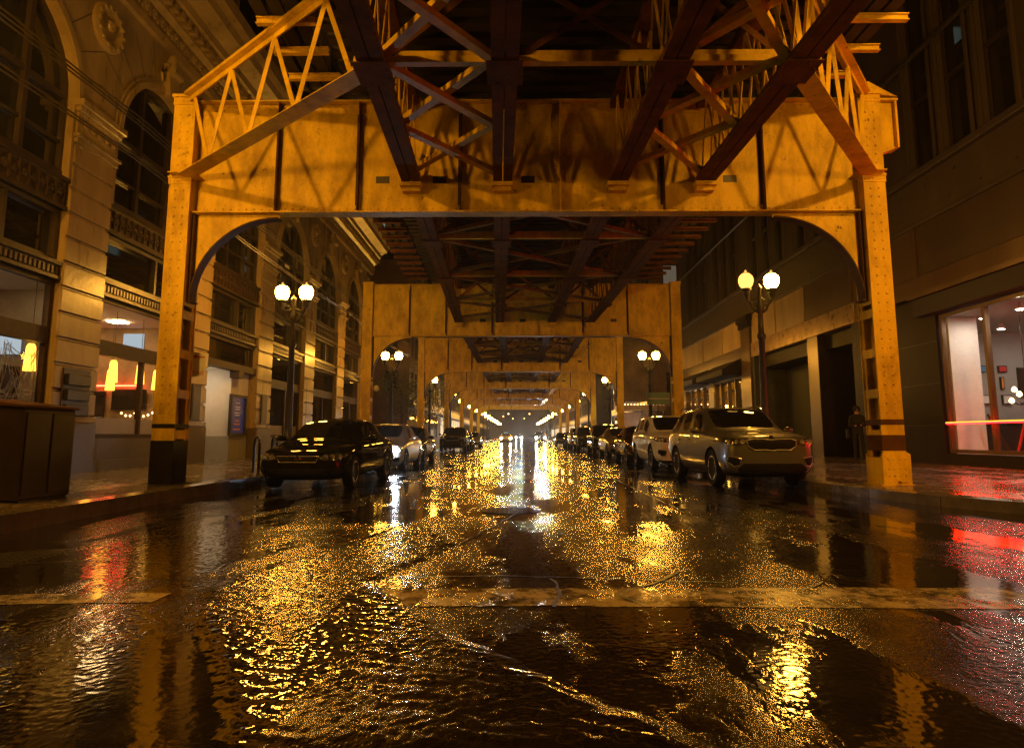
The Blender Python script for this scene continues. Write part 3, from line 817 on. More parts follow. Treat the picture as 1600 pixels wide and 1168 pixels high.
    f.box(gx-.06, gx+.09, y0+.1, y1-.1, 2.88, 3.22); f.box(gx-.05, gx+.07, ym+.12, ym+.22, 1.05, 2.88)
    f.build('shopfront_frame', 'wood_brown', LB)
    g = MB(); g.quadx(gx, y0+.1, y1-.1, 3.22, 4.12); g.build('transom_pane', 'glass', LB)
    g = MB(); g.quadx(gx, y0+.1, y1-.1, 1.05, 2.88); g.build('shop_window', 'glass', LB)
    MB().quadx(gx+.008, y0+.1, y1-.1, 1.05, 1.42).build('frosted_band', 'frosted', LB)
    s_ = MB(); s_.box(FX-.35, FX-.12, y0, y1, .16, .95); s_.box(FX-.35, FX-.05, y0, y1, .16, .45); s_.build('stall_riser', 'granite', LB)
def room(y0, y1, x1, lit, wall='plaster', ceil_z=4.18):
    r = MB(); x0 = FX-.37
    r.add([(x0, y0, .22), (x1, y0, .22), (x1, y1, .22), (x0, y1, .22)], [(0,1,2,3)]); r.build('shop_floor', 'shop_floor', LB)
    r = MB(); r.add([(x1, y0, .22), (x1, y1, .22), (x1, y1, ceil_z), (x1, y0, ceil_z)], [(0,1,2,3)])
    r.add([(x0, y0, .22), (x1, y0, .22), (x1, y0, ceil_z), (x0, y0, ceil_z)], [(0,1,2,3)]); r.add([(x0, y1, .22), (x1, y1, .22), (x1, y1, ceil_z), (x0, y1, ceil_z)], [(0,1,2,3)])
    r.build('shop_wall', wall, LB)
    MB().add([(x0, y0, ceil_z), (x1, y0, ceil_z), (x1, y1, ceil_z), (x0, y1, ceil_z)], [(0,1,2,3)]).build('shop_ceiling', 'plaster', LB)
def entrance(y0, y1):
    xi = FX-1.9
    b = MB()
    for q in ((xi-.1, FX-.36, y0-.3, y0+.05, .2, 4.22), (xi-.1, FX-.36, y1-.05, y1+.3, .2, 4.22), (xi-.2, FX-.3, y1-1.55, y1-.05, 1.0, 3.3)): MB().box(*q).build('entrance_wall', 'plaster', LB)
    b = MB(); b.box(xi-.15, FX-.28, y1-1.57, y1-.04, .2, 1.0); b.build('entrance_plinth', 'plaster_grey', LB)
    b = MB(); b.box(xi-.1, FX-.36, y0, y1, 3.32, 3.42); b.build('soffit', 'plaster', LB)
    b = MB(); b.box(FX-.35, FX-.06, y0, y1, 3.2, 3.42); b.box(FX-.3, FX+.02, y1-1.7, y1-1.35, 2.95, 3.2); b.box(FX-.35, FX-.15, y0, y1, 4.1, 4.22)
    b.box(FX-.3, FX-.2, y0, y0+.1, 3.42, 4.1); b.box(FX-.3, FX-.2, y1-.1, y1, 3.42, 4.1); b.build('lintel', 'wood_brown', LB)
    b = MB(); b.box(FX-.256, FX-.25, y0+.1, y1-.1, 3.42, 4.1); b.build('transom_pane', 'dark_glass', LB)
    f = MB(); rect_ring_x(f, xi, y0+.1, y1-1.6, .95, 3.3, .07, 0, .1)
    for q in (1, 2, 3): f.box(xi, xi+.08, y0+.1+(y1-y0-1.7)*q/4-.025, y0+.1+(y1-y0-1.7)*q/4+.025, 1.0, 3.25)
    for zz in (1.6, 2.25, 2.85): f.box(xi, xi+.08, y0+.15, y1-1.65, zz, zz+.05)
    f.build('lobby_frame', 'dark_frame', LB)
    g = MB(); g.box(xi-.01, xi-.0, y0+.1, y1-1.6, .95, 3.3); g.build('lobby_window', 'dark_glass', LB)
    s_ = MB(); s_.box(xi-.02, xi+.1, y0+.05, y1-1.6, .2, .95); s_.build('stall_riser', 'plaster_grey', LB)
    glow_panel(FX-1.3, FX-.9, y0+1.2, y0+1.6, 3.318, 'entry_ceiling', LB); glow_panel(FX-1.3, FX-.9, y1-1.3, y1-.9, 3.318, 'entry_ceiling', LB)
for k in range(6): bay(PIL[k], PIL[k+1], k)
room(PIL[0]+.3, PIL[1]+.0, -13.2, True, 'shop_floor'); room(PIL[1]+.02, PIL[2], -14.2, True, 'interior_amber')
for k in (3, 4, 5): room(PIL[k]+.02, PIL[k+1], -12.5, True, 'wood_brown')
b = MB(); b.box(-11.7, -11.1, 19.98, 20.02, 3.55, 4.0); b.build('back_window', 'menu_glow', LB)
MB().box(-11.3, -10.75, 14.52, 14.58, 2.75, 3.35).build('menu_board', 'menu_glow', LB)
MB().box(-13.4, -12.1, 19.96, 20.0, 1.5, 2.3).box(-11.9, -10.9, 19.96, 20.0, 1.75, 2.35).build('back_window', 'dark_glass', LB)
MB().box(-13.8, -10.1, 19.9, 20.02, .23, 1.35).build('back_panel', 'dark_frame', LB)
for q in range(9): MB().lathe([(0, -.04), (.035, 0), (0, .04)], (-10.5-.13*q, 19.9, 1.62+.05*math.sin(q*1.7)), 8).build('wall_bulb', 'bulb', LB)
b = MB(); b.box(-14.1, -14.06, 15.2, 19.7, .3, 1.5); b.box(-14.12, -14.04, 15.2, 19.7, 2.3, 2.42); b.build('back_counter', 'wood_brown', LB)
b = MB(); b.box(-12.6, -11.0, 19.9, 19.94, 2.44, 2.48); b.build('red_shelf_light', 'red_light', LB)
for y in (10.6, 12.6): glow_panel(-11.6, -11.2, y, y+.4, 4.17, 'warm_ceiling', LB)
for y in (15.8, 17.2, 18.6): glow_panel(-11.4, -11.0, y, y+.4, 4.17, 'warm_ceiling', LB); glow_panel(-13.2, -12.8, y, y+.4, 4.17, 'warm_ceiling', LB)
for k in (3, 4, 5):
    y = (PIL[k]+PIL[k+1])/2; glow_panel(-11.4, -11.15, y-.6, y-.35, 4.17, 'warm_ceiling', LB)
    b = MB(); b.box(-12.4, -12.3, y-1.2, y-.2, 1.0, 2.2); b.box(-12.4, -12.3, y+.4, y+1.4, 1.1, 2.0); b.build('back_counter', 'plaster', LB)
# body above the cornice, cornice, end walls
b = MB(); b.box(-30, FX-.36, PIL[0]-5, YE, 4.25, 22); b.box(-30, -14.3, PIL[0]-5, YE, .2, 4.25); b.box(-14.3, FX-.36, PIL[0]-5, PIL[0]+.28, .2, 4.25); b.box(-14.3, FX-.01, 42.0, YE, .2, 11.3)
b.box(FX-.36, FX-.1, PIL[0]-5, YE, 13.45, 22)
b.build('building_shell', 'terracotta_dark', LB)
prof = [(FX, 11.3), (FX+.12, 11.32), (FX+.16, 11.5), (FX+.10, 11.56), (FX+.14, 11.95), (FX+.30, 12.05), (FX+.34, 12.3), (FX+.55, 12.42), (FX+.60, 12.62), (FX+1.0, 12.8), (FX+1.08, 13.0), (FX+1.25, 13.12), (FX+1.3, 13.42), (FX-.3, 13.6)]
b = MB(); y0, y1 = PIL[0]-5, YE+.3
b.prism([(p[0], p[1]) for p in prof]+[(FX-.4, 13.6), (FX-.4, 11.3)], 'y', y0, y1)
b.build('cornice', 'terracotta', LB)
b = MB(); y = y0+.2
while y < y1:
    b.lathe([(.13, 0), (.12, .06), (.05, .05), (0, .09)], (FX+.12, y, 11.76), 8, 'x'); b.box(FX+.12, FX+.17, y+.15, y+.20, 11.6, 11.9)
    b.box(FX+.3, FX+.50, y, y+.17, 12.12, 12.34); y += .36
b.build('cornice_ornament', 'terracotta', LB)
for k in range(7):
    b = MB(); Yc = PIL[k]; b.box(FX-.1, FX+.12, Yc-.6, Yc+.6, 13.6, 22); b.box(FX-.1, FX+.02, Yc-1.4, Yc-1.25, 13.6, 22); b.box(FX-.1, FX+.02, Yc+1.25, Yc+1.4, 13.6, 22); b.build('upper_pilaster', 'terracotta', LB)
    g = MB(); g.box(FX-.1, FX-.06, Yc+1.5, Yc+3.9, 14.2, 20); g.build('upper_window', 'dark_glass', LB)
# pilaster niche lamps (louvred boxes) and medallion plaques
for k, Yc in ((1, PIL[1]), (2, PIL[2]), (3, PIL[3])):
    t = thing('wall_vent' if k == 1 else 'wall_plaque', 'black three-tier louvred vent box on the stone pilaster left of the pendant-lit window' if k == 1 else ('tall framed plaque on the pilaster beside the nearest steel column' if k == 2 else 'narrow framed plaque on the pilaster right of the recessed entrance'), 'vent' if k == 1 else 'plaque', (FX+.0, Yc, 0))
    b = MB()
    if k == 1:
        for q in range(3): b.box(.012, .10, -.42, .36, 1.42+q*.32, 1.66+q*.32)
        b.build('louvre_box', 'iron', t, bevel=.02)
        b = MB(); b.box(.003, .03, -.48, .42, 1.36, 2.42); b.build('back_plate', 'dark_frame', t)
    else:
        b.box(.003, .04, -.28, .28, 1.45, 2.5); b.build('frame', 'bronze', t); b = MB(); b.box(.04, .05, -.22, .22, 1.52, 2.43); b.build('panel', 'dark_frame', t)
# pendants in the shop windows
for i, (x, y, z, lab) in enumerate(((-10.0, 13.85, 2.62, 'glowing yellow pendant lamp above the cobweb in the leftmost shop window'), (-10.3, 17.25, 2.65, 'glowing yellow pendant lamp, leftmost in the window right of the vent box'),
        (-10.8, 18.0, 2.50, 'glowing yellow pendant lamp hanging lowest, second in the window right of the vent box'), (-10.3, 18.5, 2.70, 'glowing yellow pendant lamp just right of the window bar'),
        (-10.3, 19.35, 2.60, 'glowing yellow pendant lamp closest to the nearest steel column'))):
    t = thing('pendant_lamp', lab, 'pendant lamp', (x, y, z), 0, 'pendant lamps in the lit shop windows')
    MB().lathe([(.055, .26), (.085, .2), (.115, -.30), (.10, -.30), (.07, .2)], n=14).build('lamp_shade', 'pendant_glow', t, True)
    MB().tube([(0, 0, .2), (0, 0, 4.17-z)], .008, 6).build('cord', 'cable', t)
for i, (x, y, lab) in enumerate(((-10.6, 16.2, 'round cafe table nearest the window bar behind the pendant lamps'), (-11.9, 17.6, 'small round cafe table in the middle of the pendant-lit room'), (-11.0, 19.0, 'small round cafe table near the far side of the pendant-lit room'), (-11.0, 11.5, 'small round cafe table behind the cobwebbed shop window'))):
    t = thing('cafe_table', lab, 'table', (x, y, .22), 0, 'cafe tables inside the lit shop')
    MB().lathe([(.36, .98), (.37, 1.0), (.36, 1.02)], n=20).build('tabletop', 'wood_brown', t, True); MB().lathe([(.22, 0), (.2, .03), (.035, .06), (.03, .98)], n=12).build('leg', 'iron', t, True)
    for q, (dx, dy) in enumerate(((0, -.62), (.1, .62))):
        c = thing('cafe_stool', 'dark stool on the %s side of the cafe table %s' % (('near', 'far')[q], ('nearest the window bar', 'in the middle of the room', 'at the far side', 'behind the cobweb')[i]), 'stool', (x+dx, y+dy, .22), 0, 'stools inside the lit shop')
        MB().lathe([(.18, .70), (.2, .74), (.18, .77)], n=14).build('seat', 'dark_frame', c, True)
        MB().box(-.18, .18, (-.2 if dy < 0 else .17), (-.17 if dy < 0 else .2), .78, 1.25).build('backrest', 'dark_frame', c, bevel=.01)
        for a in range(4): MB().tube([(.12*math.cos(a*PI/2+.8), .12*math.sin(a*PI/2+.8), .7), (.2*math.cos(a*PI/2+.8), .2*math.sin(a*PI/2+.8), 0)], .014, 6).build('leg', 'iron', c)
# spider web cloth
b = MB()
random.seed(3)
anch = [(-9.88, 13.0, 2.75), (-9.88, 13.84, 2.7), (-9.88, 12.75, 1.2), (-9.88, 13.84, 1.25), (-9.88, 13.3, 2.1), (-9.88, 13.85, 1.95), (-9.88, 12.9, 1.8)]
for i in range(60):
    a, c = random.sample(anch, 2); pts = []
    j1, j2 = [random.gauss(0, .06) for _ in range(2)], [random.gauss(0, .06) for _ in range(2)]
    for q in range(7):
        t_ = q/6; pts.append((a[0]+random.gauss(0, .01), a[1]*(1-t_)+c[1]*t_+j1[0]*(1-t_)+j2[0]*t_, a[2]*(1-t_)+c[2]*t_-.12*math.sin(PI*t_)+j1[1]*(1-t_)+j2[1]*t_))
    b.tube(pts, .0055, 4, False)
tag(b.build('cobweb_decoration', 'web_cloth'), 'white stretched cobweb decoration inside the leftmost shop window', 'decoration')
t = thing('framed_picture', 'large dark framed picture leaning inside the leftmost shop window', 'picture', (-10.02, 12.7, 0))
MB().box(-.03, .0, -1.0, .85, 1.1, 2.32).build('canvas', mat('dark_canvas', (.09, .05, .025), .5, var=1.2, scale=2.5), t); b = MB(); rect_ring_x(b, 0, -1.05, .9, 1.05, 2.37, .06, -.04, .02); b.build('frame', 'wood_brown', t)
# lit poster
t = thing('poster_case', 'dark framed poster case with blue poster on the white entrance wall', 'poster', (FX-.285, 23.85, 0))
b = MB(); rect_ring_x(b, 0, -.72, .62, 1.02, 2.42, .09, 0, .10); b.build('frame', 'dark_frame', t)
po = MB().box(.0, .03, -.63, .53, 1.11, 2.33).build('poster', 'poster_blue', t)
def text(body, size, loc, rot, m, parent, name='lettering', ext=.004, align='CENTER'):
    c = bpy.data.curves.new(name, 'FONT'); c.body = body; c.size = size; c.extrude = ext; c.align_x = align; c.materials.append(M[m])
    o = bpy.data.objects.new(name, c); C.objects.link(o); bpy.context.view_layer.update()
    me = bpy.data.meshes.new_from_object(o.evaluated_get(bpy.context.evaluated_depsgraph_get())); bpy.data.objects.remove(o)
    o = bpy.data.objects.new(name, me); C.objects.link(o); o.location = loc; o.rotation_euler = rot; o.parent = parent; return o
b = MB()
for q, (wd, z) in enumerate(((.30, 2.12), (.44, 1.98), (.36, 1.90), (.5, 1.78), (.4, 1.70))): b.box(.032, .036, -.05-wd/2, -.05+wd/2, z, z+.035)
b.build('printed_lines', 'sign_white', po)
b = MB()
for wd, z in ((.36, 1.5), (.5, 1.38), (.6, 1.2)): b.box(.032, .036, -.05-wd/2, -.05+wd/2, z, z+.06)
b.build('printed_blocks', 'orange_paint', po)

# newspaper cabinet, bike racks, parking sign, cables
t = thing('street_cabinet', 'large dark brown two-door street cabinet at the left kerb', 'cabinet', (-6.9, 9.5, .13))
MB().prism([(-.44, .04), (.44, .04), (.44, 1.22), (.36, 1.30), (-.40, 1.36), (-.46, 1.28)], 'y', -.55, .50).build('body', mat('cabinet', (.028, .017, .011), .4, var=.25, scale=5, bump=.05), t, bevel=.02)
for ya in (-.51, .0): MB().box(.442, .457, ya, ya+.465, .10, 1.18).build('door', 'cabinet', t, bevel=.008)
MB().prism([(-.5, 1.30), (.47, 1.24), (.47, 1.28), (-.5, 1.40)], 'y', -.58, .53).build('lid', 'steel_brown', t, bevel=.01)
MB().box(-.42, .42, -.5, .45, 0, .04).build('plinth', 'iron', t)
for i, (y, lab) in enumerate(((16.5, 'tall black hoop bike rack, the nearer one left of the black sedan'), (17.7, 'black hoop bike rack, the farther one close behind the black sedan'))):
    b = MB(); r = .24; x = -6.25
    pts = [(0, -r, 0), (0, -r, .62)] + [(0, -r*math.cos(a), .62+r*math.sin(a)) for a in (R(20*q) for q in range(1, 9))] + [(0, r, .62), (0, r, 0)]
    b.tube(pts, .032, 10); o = b.build('bike_rack', 'iron', smooth=True); o.location = (x, y, .13); o.rotation_euler = (0,0,R(35)); tag(o, lab, 'bike rack', 'hoop bike racks')
t = thing('parking_sign', 'white tow zone sign with red arrow, fixed beside the left steel column', 'sign', (-6.18, 13.05, 0), R(12))
MB().tube([(-.12, .03, .13), (-.12, .03, 2.75)], .025, 8).build('sign_post', 'iron', t)
sp = MB().prism([(-.12, 2.62), (.20, 2.56), (.14, 2.16), (-.10, 2.12)], 'y', -.012, .0).build('sign_plate', 'sign_white', t)
MB().prism([(-.08, 2.515), (-.01, 2.555), (-.01, 2.53), (.14, 2.51), (.14, 2.49), (-.01, 2.505), (-.01, 2.475)], 'y', -.016, -.0125).build('arrow', 'sign_red', sp)
text('ZONE', .085, (.02, -.0135, 2.18), (PI/2, 0, 0), 'sign_red', sp, ext=.002)
def cable_run(x, z, y0, y1, lab, n=3, m='cable', r=.016, sag=.18, dx=.05, x1=None, z1=None):
    b = MB()
    for q in range(n):
        pts = []; k = 24
        for i in range(k+1):
            t_ = i/k; y = y0+(y1-y0)*t_
            seg = ((y-12.7)/16.3) % 1
            X = x if x1 is None else x+(x1-x)*t_; Zz = z if z1 is None else z+(z1-z)*t_
            pts.append((X+q*dx+.02*math.sin(i*2.1+q), y, Zz+q*.035-sag*4*seg*(1-seg)))
        b.tube(pts, r, 6)
    return tag(b.build('cable_bundle', m, smooth=True), lab, 'cable', 'cable bundles along the railway')
cable_run(-7.35, 7.0, 4, 45, 'upper bundle of dark cables sagging along the ornate left facade')
cable_run(-7.30, 6.25, 4, 45, 'lower pair of dark cables sagging along the ornate left facade', 2)
cable_run(3.9, 6.3, 40, 92, 'bright wavy metal cables under the track, right of the vanishing point', 3, 'silver_cable', .03, .0, .16, 3.0, 5.1)
# long black pipe on right facade
tag(MB().tube([(11.75, 5, 12.2), (11.75, 50, 12.2)], .07, 8).build('wall_pipe', 'cable', smooth=True), 'long dark conduit pipe high on the right facade', 'pipe')

# ------------------------------------------------------------------ right building
GX = 12.0
RB = thing('stone_building', 'plain stone and bronze-panelled building with tall upper windows along the right pavement', 'building', (0,0,0))
b = MB()
b.box(GX+.3, 34, 2, 50, 4.4, 26); b.box(GX+6.1, 34, 2, 50, .2, 4.39); b.build('building_shell', 'dark_stone', RB)
# dark piers at ground
b = MB()
b.box(GX, GX+.28, 19.55, 24.2, .19, 5.0)
b.build('ground_pier', 'dark_stone', RB)
b = MB()
for z in (1.3, 2.5, 3.7): b.box(GX-.004, GX-.001, 19.6, 24.15, z, z+.012)
b.build('panel_joint', 'dark_frame', RB)
# panels z 5.0-7.35, with raised frames
ys_ = [2, 8.5, 14.2, 20.2, 24.3, 28.4, 31.6, 35.0, 36.4, 40, 44.2, 50]
for a, c in zip(ys_, ys_[1:]):
    b = MB(); b.box(GX, GX+.3, a+.02, c-.02, 5.74, 7.30)
    b.box(GX-.05, GX-.002, a+.02, a+.14, 5.76, 7.28); b.build('wall_panel', 'shaded_panel' if a < 20 else 'bronze_panel' if a < 28 else 'lamplit_panel', RB)  # panel tones step along the wall to imitate the lamplight
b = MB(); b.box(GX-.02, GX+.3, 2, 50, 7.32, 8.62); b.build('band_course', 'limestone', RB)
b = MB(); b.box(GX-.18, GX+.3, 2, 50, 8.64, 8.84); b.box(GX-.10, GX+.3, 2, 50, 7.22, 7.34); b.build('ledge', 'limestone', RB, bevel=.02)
b = MB(); y = 2.5
while y < 50: b.rivet((GX-.02, y, 8.3), (-1,0,0), .045, .03); b.rivet((GX-.02, y+.3, 7.6), (-1,0,0), .045, .03); y += 1.3
b.build('wall_anchor', 'dark_frame', RB)
# upper windows and stone mullions
yy = 3.0; wins = []
for base in (10.2, 15.6, 24.5, 30.2, 36.8, 43.0):
    n = 3
    for q in range(n):
        y0 = base+q*1.65; wins.append((y0, y0+1.2))
b = MB(); prev = 2
for (a, c) in wins:
    b.box(GX-.0, GX+.3, prev, a, 8.86, 15.5); prev = c
    for dd in (.0, .12): pass
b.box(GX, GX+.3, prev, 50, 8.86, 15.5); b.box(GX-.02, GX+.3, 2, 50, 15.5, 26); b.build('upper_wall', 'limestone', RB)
for (a, c) in wins:
    for yy in (a-.14, c+.03): MB().box(GX-.09, GX-.001, yy, yy+.10, 8.9, 15.4).build('window_moulding', 'limestone', RB)
for (a, c) in wins:
    g = MB(); g.box(GX+.24, GX+.27, a, c, 8.86, 15.5); g.build('upper_window', 'dark_glass', RB)
    f = MB(); f.box(GX+.15, GX+.23, a, c, 11.0, 11.12); f.box(GX+.15, GX+.23, a, a+.06, 8.86, 15.5); f.box(GX+.15, GX+.23, c-.06, c, 8.86, 15.5); f.build('window_frame', 'dark_frame', RB)
# near shop window
wy0, wy1 = 9.0, 19.45
b = MB(); b.box(GX-.05, GX+.35, wy0-6, wy1+.1, .19, .52); b.box(GX-.02, GX+.3, 2, wy0, .52, 4.5); b.build('stall_riser', 'dark_stone', RB)
f = MB(); rect_ring_x(f, GX+.1, wy0, wy1, .54, 4.42, .10, -.06, .06)
for yy in (17.62, 14.9, 12.0): f.box(GX+.05, GX+.17, yy-.06, yy+.06, .64, 4.32)
f.build('shopfront_frame', 'bronze_panel', RB)
g = MB(); g.quadx(GX+.10, wy0+.1, wy1-.1, .64, 4.32, 1); g.build('shop_window', 'glass', RB)
f = MB(); f.box(GX-.25, GX+.3, 2, wy1+.75, 4.48, 4.98); f.build('shop_hood', 'awning', RB)
f = MB(); f.box(GX-.34, GX+.3, 2, wy1+.85, 5.0, 5.14); f.box(GX-.02, GX+.3, 2, wy1+4.7, 5.16, 5.72); f.build('hood_moulding', 'bronze_panel', RB)
xr, ye = GX+6.0, 22.6
r = MB()
r.add([(GX+.3, wy0, .5), (xr, wy0, .5), (xr, ye, .5), (GX+.3, ye, .5)], [(0,1,2,3)]); r.build('shop_floor', 'shop_floor', RB)
r = MB(); r.add([(xr, wy0, .5), (xr, ye, .5), (xr, ye, 4.38), (xr, wy0, 4.38)], [(0,1,2,3)]); r.add([(GX+.3, wy0, .5), (xr, wy0, .5), (xr, wy0, 4.38), (GX+.3, wy0, 4.38)], [(0,1,2,3)])
r.add([(GX+.3, ye, .5), (xr, ye, .5), (xr, ye, 4.38), (GX+.3, ye, 4.38)], [(0,1,2,3)])
r.add([(GX+.3, wy0, 4.38), (xr, wy0, 4.38), (xr, ye, 4.38), (GX+.3, ye, 4.38)], [(0,1,2,3)]); r.build('shop_wall', 'plaster_grey', RB)
MB().box(GX+.3, GX+1.12, wy1+.02, wy1+.12, .5, 4.37).build('shop_side_wall', 'plaster', RB)
MB().box(GX+.3, GX+.42, wy1+.13, ye, .5, 4.37).build('shop_side_wall', 'plaster_grey', RB)
for (x, y, lab) in ((12.8, 18.7, 'first behind the window corner'), (12.8, 17.3, 'second from the window corner'), (13.6, 15.6, 'near the glass beside the frame edge'), (14.6, 20.6, 'over the framed pictures'), (13.0, 13.0, 'near the glass past the frame edge'), (16.4, 20.9, 'deep in the far corner'), (15.2, 17.2, 'deep in the middle of the room')):
    t = thing('spot_light', 'white spotlight on the gallery shop ceiling, %s' % lab, 'spotlight', (x, y, 4.37), 0, 'ceiling spotlights in the gallery shop')
    MB().lathe([(.05, 0), (.05, -.06), (.10, -.09), (.11, -.17), (.09, -.17)], n=14).build('housing', 'sign_white', t, True)
    MB().lathe([(.085, -.1705), (.07, -.18), (.0, -.185)], n=14).build('bulb', 'white_ceiling', t)
items = [(15.25, 3.18, .24, .24, 'blue_paint', 'small blue picture'), (15.9, 3.18, .28, .22, 'sign_red', 'small dark red picture'), (15.5, 2.74, .12, .42, 'wood_brown', 'narrow dark wall carving'),
         (15.85, 2.72, .12, .40, 'orange_paint', 'narrow amber wall carving'), (15.35, 2.18, .40, .30, 'sign_white', 'silvery wall relief'), (15.95, 2.18, .30, .30, 'plaster', 'pale square canvas'), (16.75, 2.75, .75, .95, 'wood_brown', 'large dark picture')]
for (x, z, wd, hh, m_, lab) in items:
    t = thing('wall_picture', lab+' on the grey end wall of the gallery shop', 'picture', (x, ye-.04, z), 0, 'pictures on the gallery wall')
    MB().box(-wd/2, wd/2, -.03, .03, -hh/2, hh/2).build('frame', 'dark_frame', t); MB().box(-wd/2+.03, wd/2-.03, -.04, -.031, -hh/2+.03, hh/2-.03).build('canvas', m_, t)
t = thing('easel', 'red wooden easel standing inside the gallery shop window', 'easel', (13.3, 17.9, .5), R(20))
for dx, dy in ((-.3, 0), (.3, 0), (0, .5)): MB().beam((dx, dy, 0), (dx*.15, dy*.2, 1.25), .06, .04).build('leg', 'red_paint', t)
MB().box(-.3, .3, -.05, -.01, .45, .50).build('ledge', 'red_paint', t)
t = thing('display_plank', 'dark weathered board leaning beside the white shop partition', 'board', (13.35, 18.9, .5), R(0)); b = MB(); b.beam((0,0,0), (-.42,.2,1.1), .12, .05); b.build('board', 'wood_brown', t)
t = thing('display_counter', 'low dark counter at the back of the gallery shop', 'counter', (15.6, 21.4, .5)); MB().box(-1.6, 2, -.3, .4, 0, .85).build('cabinet', 'dark_frame', t, bevel=.01); MB().box(-1.65, 2.05, -.35, .45, .851, .90).build('top', 'wood_brown', t)
t = thing('chandelier', 'bright glass chandelier of clustered bulbs in the gallery shop', 'chandelier', (14.0, 19.0, 1.9))
MB().tube([(0,0,.2), (0,0,2.45)], .012, 6).build('stem', 'bronze', t)
for a in range(7):
    MB().tube([(0,0,.1), (.2*math.cos(a*.9), .2*math.sin(a*.9), -.05), (.36*math.cos(a*.9), .36*math.sin(a*.9), .02)], .012, 6).build('arm', 'bronze', t)
    MB().lathe([(0,-.07), (.06,-.03), (.07,.02), (.03,.09), (0,.1)], (.36*math.cos(a*.9), .36*math.sin(a*.9), .06+.16*(a%3)), 10).build('bulb', mat('glow_glass', (.9,.8,.6), .3, emit=(1,.72,.35), es=6, var=0) if a == 0 else 'glow_glass', t, True)
# red neon tube across the shop window
b = MB(); b.tube([(GX-.04, 9.0, 1.35), (GX-.04, 19.36, 1.35)], .022, 8); b2 = MB(); b2.tube([(GX-.065, 9.0, 1.375), (GX-.065, 19.36, 1.375)], .014, 8)
for q in range(3): b.tube([(GX-.05, 9.2, 2.0+q*.7), (GX-.05, 14.2, 2.0+q*.7)], .03, 8)  # added tubes out of view, there to redden pavement and wet road
t = thing('neon_tube', 'red and orange neon light line across the gallery shop window, with added unseen red tubes', 'neon light', (0,0,0)); b.build('red_tube', 'neon', t); b2.build('orange_tube', 'neon_core', t)
b = MB(); 
for y in (9.1, 12, 14.9, 17.62, 19.3): b.box(GX-.03, GX+.05, y-.02, y+.02, 1.30, 1.42)
b.build('bracket', 'bronze', t)
# loggia 24.2 - 35
b = MB(); b.box(GX-.06, GX+.3, 24.15, 35.0, 5.0, 5.72); b.build('fascia', mat('fascia_metal', (.46, .31, .15), .3, metal=.5, var=.3, scale=3, bump=.1, bscale=2), RB, bevel=.01)
MB().box(GX, GX+1.5, 27.3, 28.3, .19, 5.0).build('loggia_pier', 'dark_stone', RB); MB().box(GX, GX+.8, 24.21, 24.5, .19, 4.99).build('loggia_pier', 'dark_stone', RB)
b = MB(); b.box(GX-.02, GX-.001, 27.32, 28.28, .2, 5.0); b.build('pier_cladding', 'bronze_panel', RB)
b = MB(); b.box(GX+.3, GX+4.2, 23.9, 24.15, .19, 5.0); b.box(GX+4.0, GX+4.2, 24.2, 35, .19, 5.0); b.box(GX+.0, GX+4, 34.8, 35.0, .19, 5.0); b.box(GX+1.6, GX+1.75, 31.2, 34.8, .19, 5.0); b.build('loggia_wall', 'recess_stone', RB)
b = MB(); b.box(GX+.3, GX+4.1, 24.2, 35, 4.95, 5.02); b.build('soffit', 'plaster_grey', RB)
for (x, y) in ((13.4, 25.5), (14.4, 26.4), (13.3, 30.2), (12.8, 33.2)): glow_panel(x, x+.22, y, y+.22, 4.948, 'cool_ceiling', RB)
b = MB(); 
for q in range(6): b.box(GX+3.94, GX+3.99, 24.6+q*1.1, 24.68+q*1.1, .3, 4.6)
b.box(GX+3.93, GX+3.99, 24.3, 31, 3.4, 3.5); b.build('storefront_frame', 'dark_frame', RB)
b = MB(); b.box(GX+3.95, GX+3.98, 24.3, 26.8, 3.5, 4.5); b.build('storefront_pane', 'window_cool', RB)
b = MB(); b.box(GX+1.585, GX+1.598, 31.8, 32.1, 1.5, 2.1); b.build('notice', 'sign_white', RB)
# column with capital
b = MB(); b.box(GX-.12, GX+.3, 35.02, 36.38, .19, 6.6); b.box(GX-.22, GX+.3, 34.9, 36.5, .19, 1.0); b.build('stone_column', 'bronze_panel', RB, bevel=.02)
b = MB(); b.box(GX-.30, GX+.3, 34.85, 36.55, 6.9, 7.2); b.box(GX-.22, GX+.3, 34.95, 36.45, 6.6, 6.9)
for q in range(6): b.lathe([(.1, 0), (.08, .05), (0, .08)], (GX-.22, 35.1+q*.24, 6.75), 6, 'x')
b.build('capital', 'dark_stone', RB)
# awning shops 36.5 - 50
for q, (a, c, m_) in enumerate(((36.8, 42.2, 'teal_glow'), (43.2, 49.4, 'window_lit'))):
    b = MB(); b.prism([(GX, 5.15), (GX-1.05, 4.55), (GX-1.05, 4.25), (GX, 4.25)], 'y', a, c); aw = b.build('awning', 'awning', RB)
    b = MB(); b.quadx(GX+.15, a+.2, c-.2, .9, 4.2); b.build('shop_window', 'glass', RB)
    b = MB(); b.box(GX+1.5, GX+1.52, a+.4, a+2.8, 1.6, 4.1); b.build('lit_backdrop', m_, RB)
    f = MB(); rect_ring_x(f, GX+.1, a+.1, c-.1, .8, 4.22, .1, -.08, .1)
    for k in (1, 2, 3): f.box(GX+.04, GX+.2, a+(c-a)*k/4-.05, a+(c-a)*k/4+.05, .9, 4.15)
    f.build('shopfront_frame', 'bronze_panel', RB)
    b = MB(); b.box(GX, GX+.3, a-.4 if q == 0 else 42.2, a+.1, .19, 5.72); b.box(GX, GX+.3, a, c, .19, .8); b.box(GX, GX+.3, a, c, 5.0, 5.72); b.build('shop_pier', 'bronze_panel', RB)
